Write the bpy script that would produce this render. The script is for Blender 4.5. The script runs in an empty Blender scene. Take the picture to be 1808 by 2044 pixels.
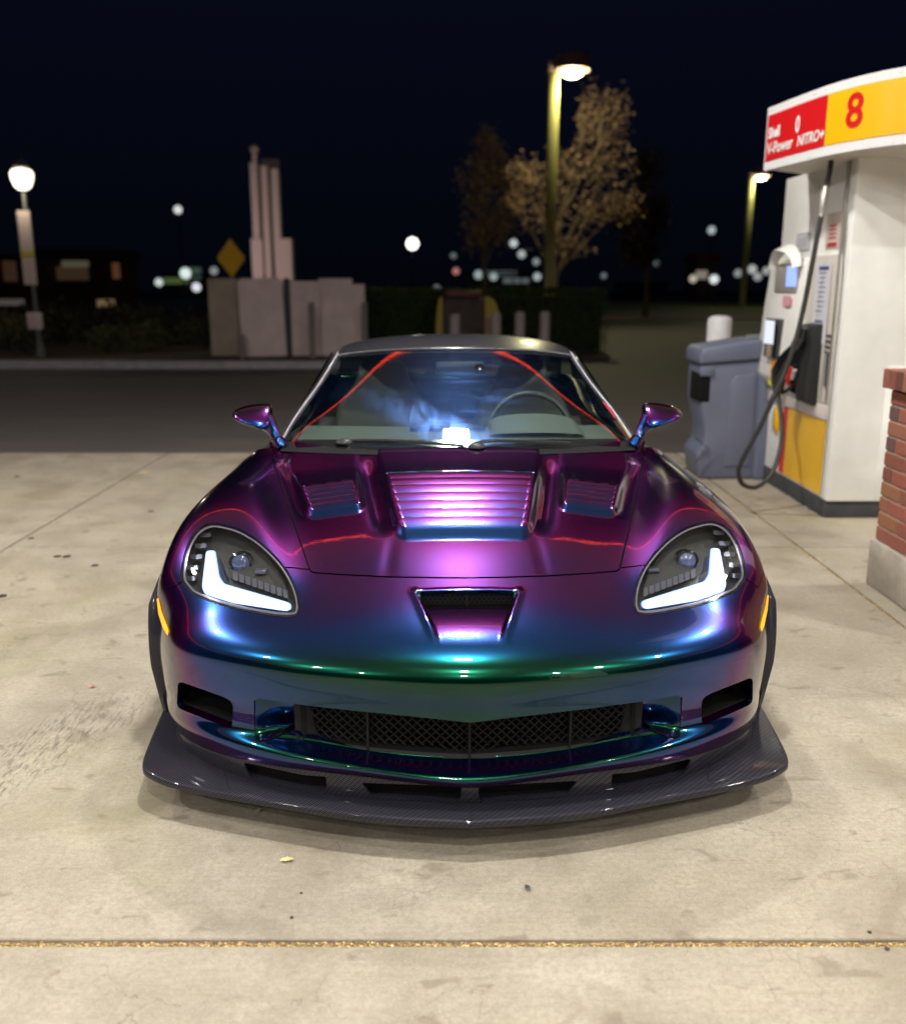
import bpy, bmesh, math, random
import numpy as np
from mathutils import Vector, Matrix
random.seed(7); RNG = np.random.default_rng(7)
R = math.radians
scn = bpy.context.scene
COL = scn.collection

# ------------------------------------------------------------------ camera
PITCH = 13.7; CAMH = 1.472; FPX = 1860.0; CX = 904.0; CY = 1022.0
cam_d = bpy.data.cameras.new('camera'); cam = bpy.data.objects.new('camera', cam_d); COL.objects.link(cam)
cam.location = (0, 0, CAMH); cam.rotation_euler = (R(90 - PITCH), 0, 0)
cam_d.sensor_fit = 'HORIZONTAL'; cam_d.sensor_width = 36.0; cam_d.lens = 36 * FPX / 1808
cam_d.clip_start = 0.05; cam_d.clip_end = 600
cam_d.dof.use_dof = True; cam_d.dof.focus_distance = 2.85; cam_d.dof.aperture_fstop = 2.0
scn.camera = cam
scn.render.resolution_x = 905; scn.render.resolution_y = 1024
scn.render.engine = 'CYCLES'
scn.view_settings.view_transform = 'Standard'; scn.view_settings.look = 'None'
scn.view_settings.exposure = 0.0; scn.view_settings.gamma = 1.0
scn.cycles.max_bounces = 8; scn.cycles.glossy_bounces = 4; scn.cycles.transparent_max_bounces = 10
scn.cycles.sample_clamp_indirect = 6.0

# ------------------------------------------------------------------ night sky
world = bpy.data.worlds.new('World'); scn.world = world; world.use_nodes = True
wn = world.node_tree; wn.nodes.clear()
wo = wn.nodes.new('ShaderNodeOutputWorld'); wb = wn.nodes.new('ShaderNodeBackground')
tc = wn.nodes.new('ShaderNodeTexCoord'); sx = wn.nodes.new('ShaderNodeSeparateXYZ')
wr = wn.nodes.new('ShaderNodeValToRGB')
wr.color_ramp.elements[0].position = 0.0; wr.color_ramp.elements[0].color = (0.0010, 0.0014, 0.0032, 1)
wr.color_ramp.elements[1].position = 0.35; wr.color_ramp.elements[1].color = (0.0021, 0.0035, 0.0098, 1)
wn.links.new(tc.outputs['Generated'], sx.inputs[0]); wn.links.new(sx.outputs[2], wr.inputs[0])
wn.links.new(wr.outputs[0], wb.inputs[0]); wb.inputs[1].default_value = 1.0
wn.links.new(wb.outputs[0], wo.inputs[0])

# ------------------------------------------------------------------ helpers
def at(u, v, Y):
    """world point seen at picture position (u, v) (1808 x 2044) at forward distance Y"""
    p = math.radians(PITCH)
    t = math.tan(p + math.atan((v - CY) / FPX))
    z = CAMH - Y * t
    zc = Y * math.cos(p) + (CAMH - z) * math.sin(p)
    return Vector(((u - CX) / FPX * zc, Y, z))

def tag(o, label=None, cat=None, group=None, kind=None):
    if label: o['label'] = label
    if cat: o['category'] = cat
    if group: o['group'] = group
    if kind: o['kind'] = kind
    return o

def thing(name, label, cat, loc=(0, 0, 0), rz=0.0, group=None):
    o = bpy.data.objects.new(name, None); COL.objects.link(o)
    o.empty_display_size = 0.1
    o.location = loc; o.rotation_euler = (0, 0, rz)
    return tag(o, label, cat, group)

def link(name, me, mat=None, parent=None, smooth=True, autosmooth=None):
    o = bpy.data.objects.new(name, me); COL.objects.link(o)
    if mat is not None: me.materials.append(mat)
    if smooth and len(me.polygons):
        me.polygons.foreach_set('use_smooth', [True] * len(me.polygons))
        if autosmooth is not None:
            me.set_sharp_from_angle(angle=R(autosmooth))
    if parent: o.parent = parent
    return o

def pmesh(name, V, F):
    me = bpy.data.meshes.new(name)
    me.from_pydata([tuple(map(float, v)) for v in V], [], [tuple(int(i) for i in f) for f in F]); me.update()
    return me

class MB:
    def __init__(s): s.v = []; s.f = []
    def add(s, V, F):
        n = len(s.v); s.v += [tuple(v) for v in V]; s.f += [tuple(i + n for i in f) for f in F]; return s
    def box(s, x0, x1, y0, y1, z0, z1, M=None):
        V = [(x0, y0, z0), (x1, y0, z0), (x1, y1, z0), (x0, y1, z0), (x0, y0, z1), (x1, y0, z1), (x1, y1, z1), (x0, y1, z1)]
        if M is not None: V = [tuple(M @ Vector(v)) for v in V]
        return s.add(V, [(0, 3, 2, 1), (4, 5, 6, 7), (0, 1, 5, 4), (1, 2, 6, 5), (2, 3, 7, 6), (3, 0, 4, 7)])
    def quad(s, a, b, c, d): return s.add([a, b, c, d], [(0, 1, 2, 3)])
    def tube(s, pts, rad, n=8, cap=True, up=(0, 0, 1), flat=1.0):
        pts = [Vector(p) for p in pts]
        if not hasattr(rad, '__len__'): rad = [rad] * len(pts)
        rings = []; prev = None
        for i, p in enumerate(pts):
            d = (pts[min(i + 1, len(pts) - 1)] - pts[max(i - 1, 0)]).normalized()
            if prev is None:
                a = Vector(up)
                if abs(a.dot(d)) > .95: a = Vector((1, 0, 0))
                x = a.cross(d).normalized()
            else:
                x = (prev - d * prev.dot(d)).normalized()
            prev = x; y = d.cross(x)
            rings.append([p + x * math.cos(2 * math.pi * k / n) * rad[i] + y * math.sin(2 * math.pi * k / n) * rad[i] * flat for k in range(n)])
        V = [v for r_ in rings for v in r_]; F = []
        for i in range(len(pts) - 1):
            for k in range(n):
                F.append((i * n + k, i * n + (k + 1) % n, (i + 1) * n + (k + 1) % n, (i + 1) * n + k))
        if cap: F.append(tuple(range(n))[::-1]); F.append(tuple((len(pts) - 1) * n + k for k in range(n)))
        return s.add(V, F)
    def lathe(s, prof, n=24, M=None, axis='z'):
        V = []; F = []
        for (r_, z) in prof:
            for k in range(n):
                a = 2 * math.pi * k / n
                p = (r_ * math.cos(a), r_ * math.sin(a), z) if axis == 'z' else (z, r_ * math.cos(a), r_ * math.sin(a))
                V.append(p if M is None else tuple(M @ Vector(p)))
        for i in range(len(prof) - 1):
            for k in range(n): F.append((i * n + k, i * n + (k + 1) % n, (i + 1) * n + (k + 1) % n, (i + 1) * n + k))
        if prof[0][0] > 1e-5: F.append(tuple(range(n))[::-1])
        if prof[-1][0] > 1e-5: F.append(tuple((len(prof) - 1) * n + k for k in range(n)))
        return s.add(V, F)
    def prism(s, poly, z0, z1, M=None):
        n = len(poly)
        V = [(x, y, z0) for x, y in poly] + [(x, y, z1) for x, y in poly]
        if M is not None: V = [tuple(M @ Vector(v)) for v in V]
        F = [tuple(range(n))[::-1], tuple(range(n, 2 * n))] + [(k, (k + 1) % n, n + (k + 1) % n, n + k) for k in range(n)]
        return s.add(V, F)
    def build(s, name, mat, parent=None, smooth=False, bevel=0.0, seg=2, autosmooth=35, loc=None):
        me = bpy.data.meshes.new(name)
        me.from_pydata(s.v, [], s.f); me.update()
        bm = bmesh.new(); bm.from_mesh(me)
        bmesh.ops.recalc_face_normals(bm, faces=bm.faces)
        if bevel > 0:
            ed = [e for e in bm.edges if len(e.link_faces) == 2 and e.calc_face_angle(0) > R(30)]
            bmesh.ops.bevel(bm, geom=ed, offset=bevel, segments=seg, profile=.5, affect='EDGES', clamp_overlap=True)
        bm.to_mesh(me); bm.free()
        return link(name, me, mat, parent, smooth=True, autosmooth=(autosmooth if not smooth else 80))

def crv(pts, n=12, closed=False):
    """Catmull-Rom through points"""
    P = [Vector(p) for p in pts]; out = []
    m = len(P)
    for i in range(m if closed else m - 1):
        if closed: p0, p1, p2, p3 = P[i - 1], P[i], P[(i + 1) % m], P[(i + 2) % m]
        else:
            p1, p2 = P[i], P[i + 1]
            p0 = P[i - 1] if i > 0 else p1 * 2 - p2
            p3 = P[i + 2] if i + 2 < m else p2 * 2 - p1
        for k in range(n):
            t = k / n
            out.append(0.5 * ((2 * p1) + (p2 - p0) * t + (2 * p0 - 5 * p1 + 4 * p2 - p3) * t * t + (3 * p1 - p0 - 3 * p2 + p3) * t ** 3))
    if not closed: out.append(P[-1])
    return out

# ------------------------------------------------------------------ materials
class NT:
    def __init__(s, name):
        s.m = bpy.data.materials.new(name); s.m.use_nodes = True
        s.t = s.m.node_tree; s.t.nodes.clear()
        s.out = s.n('ShaderNodeOutputMaterial')
    def n(s, typ, **kw):
        nd = s.t.nodes.new(typ)
        for k, v in kw.items():
            if k.startswith('i_'): nd.inputs[k[2:].replace('_', ' ')].default_value = v
            else: setattr(nd, k, v)
        return nd
    def l(s, a, b): s.t.links.new(a, b)
    def ramp(s, fac, stops, interp='LINEAR'):
        r_ = s.n('ShaderNodeValToRGB'); cr = r_.color_ramp; cr.interpolation = interp
        while len(cr.elements) < len(stops): cr.elements.new(.5)
        for e, (p, c) in zip(cr.elements, stops):
            e.position = p; e.color = (*c, 1) if len(c) == 3 else c
        s.l(fac, r_.inputs[0]); return r_.outputs[0]
    def mix(s, fac, a, b, blend='MIX'):
        m = s.n('ShaderNodeMix', data_type='RGBA', blend_type=blend)
        for sock, val in ((m.inputs[0], fac), (m.inputs[6], a), (m.inputs[7], b)):
            if hasattr(val, 'is_output'): s.l(val, sock)
            elif isinstance(val, (int, float)): sock.default_value = val
            else: sock.default_value = (*val, 1)
        return m.outputs[2]
    def noise(s, scale, detail=4, rough=.55, vec=None, dist=0):
        nd = s.n('ShaderNodeTexNoise'); nd.inputs['Scale'].default_value = scale
        nd.inputs['Detail'].default_value = detail; nd.inputs['Roughness'].default_value = rough; nd.inputs['Distortion'].default_value = dist
        if vec is not None: s.l(vec, nd.inputs['Vector'])
        return nd.outputs['Fac']
    def math(s, op, a, b=0.0, clamp=False):
        m = s.n('ShaderNodeMath', operation=op, use_clamp=clamp)
        for i, val in enumerate((a, b)):
            if hasattr(val, 'is_output'): s.l(val, m.inputs[i])
            else: m.inputs[i].default_value = val
        return m.outputs[0]
    def obj(s, scale=(1, 1, 1), rot=(0, 0, 0), loc=(0, 0, 0), gen='Object'):
        c = s.n('ShaderNodeTexCoord'); mp = s.n('ShaderNodeMapping')
        mp.inputs['Scale'].default_value = scale; mp.inputs['Rotation'].default_value = rot; mp.inputs['Location'].default_value = loc
        s.l(c.outputs[gen], mp.inputs[0]); return mp.outputs[0]
    def bsdf(s, **kw):
        b = s.n('ShaderNodeBsdfPrincipled')
        for k, v in kw.items():
            nm = k.replace('_', ' ')
            if hasattr(v, 'is_output'): s.l(v, b.inputs[nm])
            elif nm in ('Base Color', 'Emission Color', 'Coat Tint', 'Specular Tint'): b.inputs[nm].default_value = (*v, 1)
            else: b.inputs[nm].default_value = v
        s.l(b.outputs[0], s.out.inputs[0]); return b
    def bump(s, h, strength=.3, dist=.01):
        b = s.n('ShaderNodeBump'); b.inputs['Strength'].default_value = strength; b.inputs['Distance'].default_value = dist
        s.l(h, b.inputs['Height']); return b.outputs[0]

MATS = {}
def simple(name, col, rough=.5, metal=0.0, noise=0.0, nscale=8, coat=0.0, spec=.5):
    if name in MATS: return MATS[name]
    t = NT(name)
    if noise:
        f = t.noise(nscale, 6, .6, t.obj())
        c = t.mix(t.ramp(f, [(.3, (0, 0, 0)), (.7, (1, 1, 1))]), tuple(x * (1 - noise) for x in col), tuple(min(1, x * (1 + noise)) for x in col))
        b = t.bsdf(Base_Color=c, Roughness=rough, Metallic=metal)
    else: b = t.bsdf(Base_Color=col, Roughness=rough, Metallic=metal)
    b.inputs['Coat Weight'].default_value = coat; b.inputs['Coat Roughness'].default_value = .04
    b.inputs['Specular IOR Level'].default_value = spec
    MATS[name] = t.m; return t.m
def emis(name, col, strength, base=(.5, .5, .5)):
    if name in MATS: return MATS[name]
    t = NT(name)
    t.bsdf(Base_Color=base, Emission_Color=col, Emission_Strength=strength, Roughness=.4)
    MATS[name] = t.m; return t.m

# colour-shift wrap: hue depends on how obliquely the flake layer is seen
PAINT_STOPS = [(0.0, (.0005, .048, .023)), (.12, (.0005, .043, .030)), (.175, (.001, .040, .060)), (.23, (.002, .038, .105)), (.31, (.004, .046, .185)), (.385, (.009, .044, .225)),
               (.43, (.022, .030, .200)), (.475, (.060, .012, .160)), (.53, (.118, .004, .132)), (.60, (.085, .003, .100)), (.68, (.034, .002, .060)), (.86, (.010, .002, .024))]
def paint_mat(name, shift=0.0):
    t = NT(name)
    lw = t.n('ShaderNodeLayerWeight'); lw.inputs['Blend'].default_value = .5
    fl = t.noise(900, 2, .5, t.obj())
    f = t.math('ADD', lw.outputs['Facing'], t.math('ADD', shift, t.math('MULTIPLY', t.math('SUBTRACT', fl, .5), .07)))
    c = t.ramp(f, PAINT_STOPS)
    peel = t.noise(55, 2, .5, t.obj())
    cn = t.bump(peel, .035, .002)
    t.bsdf(Base_Color=c, Metallic=.95, Roughness=.24, Coat_Weight=1.0, Coat_Roughness=.02, Coat_IOR=1.42, Coat_Normal=cn)
    return t.m
M_PAINT = paint_mat('colour_shift_paint'); M_PAINT2 = paint_mat('colour_shift_paint_light_tint', .26)  # mirror copy: hue from different light put into the colour by the shift

def carbon_mat():
    t = NT('carbon_fibre')
    v = t.obj((1, 1, 1))
    sp = t.n('ShaderNodeSeparateXYZ'); t.l(v, sp.inputs[0])
    d1 = t.math('ADD', sp.outputs[0], t.math('ADD', sp.outputs[1], t.math('MULTIPLY', sp.outputs[2], 1.3)))
    w = t.math('SINE', t.math('MULTIPLY', d1, 720))
    d2 = t.math('SUBTRACT', sp.outputs[0], t.math('ADD', sp.outputs[1], sp.outputs[2]))
    w2 = t.math('SINE', t.math('MULTIPLY', d2, 360))
    ww = t.math('ADD', w, t.math('MULTIPLY', w2, .3))
    c = t.ramp(t.math('ADD', t.math('MULTIPLY', ww, .4), .5, True), [(.45, (.0015, .0015, .003)), (.9, (.055, .055, .078))])
    t.bsdf(Base_Color=c, Metallic=.1, Roughness=.45, Specular_IOR_Level=.12, Coat_Weight=.5, Coat_Roughness=.04)
    return t.m
M_CARBON = carbon_mat()
M_BLACK = simple('satin_black', (.012, .012, .013), .45)
M_MATTE = simple('matte_black', (.006, .006, .006), .9, spec=.2)
M_PIANO = simple('gloss_black', (.008, .008, .010), .12, coat=1)
M_GRILLE = simple('grille_black', (.009, .009, .010), .6, spec=.3)
M_CHROME = simple('chrome_trim', (.55, .55, .58), .12, 1.0)
M_RUBBER = simple('black_rubber', (.018, .018, .018), .65, noise=.2, nscale=30)
M_SILVER = simple('roof_silver', (.085, .085, .10), .3, .7, coat=.8)
M_PILLAR = simple('pillar_silver', (.12, .12, .14), .32, .8, coat=.8)
# ================================================================== THE CAR
# local frame: x right, y rearwards from the splitter tip, z up (metres)
LY = 2.155
def proj(P):
    p = math.radians(PITCH); D = P[:, 1] + LY; dz = CAMH - P[:, 2]
    zc = D * math.cos(p) + dz * math.sin(p)
    return FPX * P[:, 0] / zc, CY + FPX * (dz * math.cos(p) - D * math.sin(p)) / zc

HALF = [
 [(0,1.38,.846),(.22,1.395,.844),(.45,1.43,.839),(.743,1.50,.838),(.81,1.51,.818),(.878,1.53,.772),(.918,1.54,.69),(.93,1.55,.52),(.935,1.55,.22)],
 [(0,1.10,.7885),(.20,1.10,.786),(.42,1.11,.771),(.632,1.12,.742),(.74,1.13,.792),(.85,1.13,.783),(.925,1.10,.722),(.967,1.08,.56),(.962,1.22,.30)],
 [(0,.84,.7345),(.18,.84,.731),(.37,.83,.718),(.550,.82,.696),(.67,.82,.740),(.82,.84,.744),(.934,.83,.698),(.977,.84,.56),(.965,.98,.34)],
 [(0,.62,.688),(.17,.62,.685),(.33,.62,.674),(.49,.61,.652),(.60,.60,.673),(.745,.62,.671),(.912,.655,.632),(.974,.685,.53),(.965,.80,.38)],
 [(0,.45,.647),(.15,.455,.645),(.30,.475,.638),(.455,.49,.626),(.56,.47,.630),(.735,.50,.618),(.893,.562,.574),(.971,.652,.49),(.962,.74,.38)],
 [(0,.29,.612),(.14,.295,.610),(.29,.31,.601),(.44,.33,.586),(.56,.36,.581),(.73,.405,.562),(.875,.49,.510),(.970,.645,.425),(.962,.73,.36)],
 [(0,.16,.572),(.14,.165,.570),(.29,.185,.563),(.44,.22,.553),(.57,.26,.543),(.735,.335,.522),(.878,.445,.473),(.970,.64,.39),(.962,.72,.34)],
 [(0,.062,.520),(.14,.073,.519),(.29,.098,.515),(.44,.138,.508),(.57,.188,.500),(.742,.285,.478),(.880,.425,.438),(.970,.635,.355),(.962,.72,.32)],
 [(0,.045,.455),(.14,.056,.455),(.29,.083,.455),(.44,.125,.452),(.57,.178,.446),(.742,.28,.424),(.880,.418,.395),(.968,.63,.32),(.960,.71,.30)],
 [(0,.058,.385),(.14,.069,.386),(.29,.094,.389),(.44,.133,.392),(.57,.183,.390),(.740,.282,.365),(.876,.418,.342),(.965,.63,.285),(.957,.71,.27)],
 [(0,.066,.31),(.14,.077,.31),(.29,.102,.315),(.44,.145,.32),(.57,.20,.322),(.737,.29,.308),(.872,.42,.285),(.962,.63,.25),(.952,.71,.24)],
 [(0,.15,.228),(.14,.152,.232),(.29,.168,.243),(.44,.205,.255),(.58,.222,.266),(.733,.30,.262),(.866,.422,.245),(.959,.63,.222),(.947,.70,.21)],
 [(0,.050,.222),(.14,.058,.228),(.29,.084,.237),(.44,.125,.243),(.58,.183,.240),(.715,.262,.230),(.858,.405,.212),(.955,.62,.195),(.940,.69,.19)],
 [(0,.062,.180),(.14,.070,.192),(.29,.098,.197),(.44,.138,.195),(.58,.193,.187),(.715,.272,.178),(.855,.41,.165),(.950,.615,.160),(.935,.69,.16)],
]
G = np.array(HALF)                                   # rows x 9 x 3
Gm = G[:, 1:, :][:, ::-1, :].copy(); Gm[:, :, 0] *= -1
GRID = np.concatenate([Gm, G], axis=1)               # 14 x 17 ; column 8 is the centre

def bmat(n, ts):
    """uniform cubic B-spline basis over n points, ends extrapolated"""
    M = np.zeros((len(ts), n + 2))
    for i, t in enumerate(ts):
        k = min(max(int(math.floor(t)), 0), n - 2); f = t - k
        M[i, k:k + 4] += np.array([(1 - f) ** 3, 3 * f ** 3 - 6 * f * f + 4, -3 * f ** 3 + 3 * f * f + 3 * f + 1, f ** 3]) / 6
    E = np.zeros((n + 2, n)); E[1:-1] = np.eye(n)
    E[0, 0] = 2; E[0, 1] = -1; E[-1, -1] = 2; E[-1, -2] = -1
    return M @ E
def sharpen(P, it=2):
    A = bmat(P.shape[0], np.arange(P.shape[0])); B = bmat(P.shape[1], np.arange(P.shape[1]))
    C = P.copy()
    for _ in range(it):
        C = C + .8 * (P - np.einsum('ij,kl,jlc->ikc', A, B, C))
    return C
CTRL = sharpen(GRID)
def surf(C, ts, ss):
    return np.einsum('ij,kl,jlc->ikc', bmat(C.shape[0], ts), bmat(C.shape[1], ss), C)
def grid_faces(n, m):
    i, j = np.meshgrid(np.arange(n - 1), np.arange(m - 1), indexing='ij')
    a = (i * m + j).ravel()
    return [tuple(q) for q in np.stack([a, a + m, a + m + 1, a + 1], 1).tolist()]
def shell(t0, t1, nt, s0, s1, ns, disp=None):
    P = surf(CTRL, np.linspace(t0, t1, nt), np.linspace(s0, s1, ns) + 8).reshape(-1, 3)
    if disp is not None: P[:, 2] += disp(P[:, 0], P[:, 1])
    return P, grid_faces(nt, ns)

def clip(V, F, d):
    """keep the part of the mesh where d < 0, cutting faces exactly"""
    V = np.asarray(V); d = np.where(np.abs(d) < 1e-7, 1e-7, d)
    neg = d < 0; new = []; cache = {}; out = []
    nl = neg.tolist(); n0 = len(V)
    for f in F:
        c = 0
        for i in f:
            if nl[i]: c += 1
        if c == len(f): out.append(f); continue
        if c == 0: continue
        poly = []
        for k in range(len(f)):
            a = f[k]; b = f[(k + 1) % len(f)]
            if nl[a]: poly.append(a)
            if nl[a] != nl[b]:
                key = (a, b) if a < b else (b, a)
                if key not in cache:
                    t = d[a] / (d[a] - d[b]); cache[key] = n0 + len(new); new.append(V[a] + t * (V[b] - V[a]))
                poly.append(cache[key])
        if len(poly) >= 3: out.append(tuple(poly))
    V2 = np.concatenate([V, np.array(new)]) if new else V
    used = np.zeros(len(V2), bool)
    for f in out:
        for i in f: used[i] = True
    idx = np.cumsum(used) - 1
    return V2[used], [tuple(int(idx[i]) for i in f) for f in out]

def polysdf(pu, pv, poly):
    P = np.array(poly, float); n = len(P)
    best = np.full(len(pu), 1e18); inside = np.zeros(len(pu), bool)
    for i in range(n):
        ax, ay = P[i]; bx, by = P[(i + 1) % n]
        ex, ey = bx - ax, by - ay; L = ex * ex + ey * ey + 1e-12
        t = np.clip(((pu - ax) * ex + (pv - ay) * ey) / L, 0, 1)
        best = np.minimum(best, (pu - ax - t * ex) ** 2 + (pv - ay - t * ey) ** 2)
        c = (ay > pv) != (by > pv)
        with np.errstate(divide='ignore', invalid='ignore'):
            xi = ax + (pv - ay) / (by - ay if by != ay else 1e-9) * ex
        inside ^= c & (pu < xi)
    return np.where(inside, -1, 1) * np.sqrt(best)

def smooth_poly(pts, n=6): return [(p.x, p.y) for p in crv([(a, b, 0) for a, b in pts], n, True)]
def round_poly(pts, r=8, n=4):
    out = []; m = len(pts)
    for i in range(m):
        p0, p1, p2 = Vector(pts[i - 1]), Vector(pts[i]), Vector(pts[(i + 1) % m])
        a = p1 + (p0 - p1).normalized() * min(r, (p0 - p1).length * .45)
        b = p1 + (p2 - p1).normalized() * min(r, (p2 - p1).length * .45)
        for k in range(n + 1):
            t = k / n; q = a * (1 - t) ** 2 + p1 * 2 * t * (1 - t) + b * t * t
            out.append((q.x, q.y))
    return out

def vnormals(V, F):
    N = np.zeros_like(V)
    tri = np.array([(f[0], f[k], f[k + 1]) for f in F for k in range(1, len(f) - 1)])
    c = np.cross(V[tri[:, 1]] - V[tri[:, 0]], V[tri[:, 2]] - V[tri[:, 0]])
    for k in range(3): np.add.at(N, tri[:, k], c)
    l = np.linalg.norm(N, axis=1); l[l == 0] = 1
    return N / l[:, None]
def boundary(F):
    e = {}
    for f in F:
        for k in range(len(f)):
            a, b = f[k], f[(k + 1) % len(f)]
            if (b, a) in e: del e[(b, a)]
            else: e[(a, b)] = 1
    return list(e)
def rim(V, F, depth=.008, direction=None, taper=1.0):
    """return walls: the border pushed inwards (or along a direction)"""
    N = vnormals(V, F); B = boundary(F); vs = sorted({i for e in B for i in e}); ix = {v: k for k, v in enumerate(vs)}
    A = V[vs]
    off = -N[vs] * depth if direction is None else np.tile(np.array(direction) * depth, (len(vs), 1))
    Bt = A + off
    if taper != 1.0: c = Bt.mean(0); Bt = c + (Bt - c) * taper
    W = np.concatenate([A, Bt]); n = len(vs)
    return W, [(ix[b], ix[a], ix[a] + n, ix[b] + n) for a, b in B]
def join(*parts):
    Vs = []; Fs = []; n = 0
    for V, F in parts:
        Vs.append(np.asarray(V)); Fs += [tuple(i + n for i in f) for f in F]; n += len(V)
    return np.concatenate(Vs), Fs
def ss(x, a, b):
    t = np.clip((x - a) / (b - a), 0, 1); return t * t * (3 - 2 * t)

# ---- outlines in the projected front view (half width, height in the picture)
HOODP = [(-382,860),(-374,896),(-354,981),(-332,1060),(-309,1138),(-303,1142),(-250,1146),(-160,1151),(-60,1153.5),(0,1154),
         (60,1153.5),(160,1151),(250,1146),(303,1142),(309,1138),(332,1060),(354,981),(374,896),(382,860)]
HEADP = smooth_poly([(470,1047),(502,1043),(528,1055),(548,1082),(560,1118),(564,1152),(553,1172),(535,1187),(473,1210),(394,1226),(352,1229),(337,1222),
                     (334,1200),(342,1165),(362,1127),(398,1087),(436,1060)], 5)
DUCTP = round_poly([(481,1390),(574,1355),(575,1409),(469,1453),(467,1401)], 12)
OPENP = [(0,1443),(122,1429),(244,1416),(340,1404),(418,1391),(428,1396),(424,1474),(414,1479),(345,1458),(322,1468),(204,1496),(100,1508),(0,1514)]
OPENP = OPENP + [(-a, v) for a, v in OPENP[::-1][1:-1]]
def mir(p): return [(-a, v) for a, v in p][::-1]
def seam(a):                                         # height of the bumper/fender seam
    return np.interp(np.abs(a), [0, 300, 350, 480, 562, 588, 600, 611, 640], [1136, 1136, 1131, 1131, 1158, 1176, 1150, 1126, 1100])

def sd_hood(V):
    a, v = proj(V); return np.maximum(polysdf(a, v, HOODP), (V[:, 2] * 0 + np.abs(V[:, 0]) - .80) * 500)
def sd_head(V):
    a, v = proj(V); d = polysdf(np.abs(a), v, HEADP)
    return np.maximum(d, (V[:, 1] - .86) * 600)
def sd_poly(V, P):
    a, v = proj(V); return polysdf(np.abs(a), v, P)
def sd_seam(V):                                      # <0 : bumper side
    a, v = proj(V); d = seam(a) - v
    return np.maximum(d, (V[:, 1] - np.interp(V[:, 2], [0, .56, .62], [.86, .86, .70])) * 500)

def hood_disp(x, y):
    ax = np.abs(x)
    hx = np.interp(y, [.64, .70, 1.17, 1.40], [.200, .210, .286, .31])
    def blk(dx, dy, r, w0, w1):
        d_ = np.hypot(np.maximum(dx + r, 0), np.maximum(dy + r, 0)) + np.minimum(np.maximum(dx, dy), -r) + r - r
        d_ = np.where((dx > -r) | (dy > -r), np.hypot(np.maximum(dx + r, 0), np.maximum(dy + r, 0)) - r, np.maximum(dx, dy))
        return 1 - ss(d_, -w0, w1)
    z = .019 * blk(ax - hx, (.692 - y) * .34, .026, .012, .014) * (1 - .75 * ss(y, 1.02, 1.32))
    msk = (1 - ss(ax, hx - .028, hx - .018)) * ss(y, .716, .722) * (1 - ss(y, 1.168, 1.174))
    f = ((y - .72) / .064) % 1.0
    z = z + msk * (-.0070 + .0075 * (1 - (1 - f) ** 1.7) - .004 * (f < .10))
    val = np.exp(-((ax - hx - .042) / .028) ** 2) * ss(y, .68, .86) * (1 - ss(y, 1.20, 1.38))
    z = z - .015 * val
    cx = np.interp(y, [.45, .70], [.235, .225]); cr = np.exp(-((ax - cx) / .022) ** 2) * (1 - ss(y, .62, .74))
    z = z - .0018 * cr * ss(y, .40, .52)
    xi = np.interp(y, [.88, .92, 1.13, 1.34], [.330, .335, .367, .39]); xo = np.interp(y, [.88, .92, 1.13, 1.34], [.518, .526, .584, .65])
    cxm = (xi + xo) / 2; hw = (xo - xi) / 2
    z = z + .016 * blk(np.abs(ax - cxm) - hw, (.902 - y) * .36, .024, .011, .011) * (1 - .8 * ss(y, 1.08, 1.30))
    m2 = ss(ax, xi + .016, xi + .022) * (1 - ss(ax, xo - .022, xo - .016)) * ss(y, .924, .929) * (1 - ss(y, 1.128, 1.133))
    f2 = ((y - .925) / .041) % 1.0
    z = z + m2 * (-.0075 + .008 * (1 - (1 - f2) ** 1.7) - .003 * (f2 < .12))
    v2 = np.exp(-((ax - xo - .022) / .016) ** 2) * ss(y, .86, .98) * (1 - ss(y, 1.24, 1.38))
    return z - .009 * v2

def scoop_w(y): return np.interp(y, [.10, .13, .36], [.074, .079, .139])
def nose_disp(x, y):
    ax = np.abs(x); w = scoop_w(y)
    dep = .040 * np.clip((y - .12) / .23, 0, 1) ** 1.45
    m = (1 - ss(ax, w - .008, w + .006)) * (1 - ss(y, .352, .358))
    ridge = np.exp(-((ax - w - .010) / .010) ** 2) * ss(y, .12, .2) * (1 - ss(y, .36, .40)) * .004
    lipup = np.exp(-((y - .366) / .010) ** 2) * (1 - ss(ax, w, w + .012)) * .003
    return (-dep * m + ridge + lipup) * (y < .45) * 1.0

CAR_AT = (.0465, LY, 0.0); CAR_RZ = .017
car = thing('sports_car', 'low purple and blue colour-shift sports car with lit headlights parked on the concrete', 'car', CAR_AT, CAR_RZ)
def cpart(name, V, F, mat, parent=None, smooth=True, auto=None):
    return link(name, pmesh(name, V, F), mat, parent or car, smooth, auto)
GAP = 1.9
# hood
V, F = shell(-.2, 4.35, 400, -3.55, 3.55, 340, hood_disp)
V, F = clip(V, F, sd_hood(V) + GAP)
hood = cpart('hood', *join((V, F), rim(V, F, .012)), M_PAINT, auto=42)
# fenders
for sgn in (-1, 1):
    V, F = shell(-.05, 7.2, 230, *( (2.4, 8, 190) if sgn > 0 else (-8, -2.4, 190)))
    V, F = clip(V, F, -(sd_hood(V)) + GAP * 0.6)
    V, F = clip(V, F, -(sd_seam(V)) + GAP * 0.6)
    V, F = clip(V, F, -(sd_head(V)) + .6)
    arch = .355 - np.hypot(V[:, 1] - 1.0, V[:, 2] - .33)
    V, F = clip(V, F, np.where(V[:, 1] > .3, arch, -1) )
    cpart('fender', *join((V, F), rim(V, F, .010)), M_PAINT)
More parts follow.
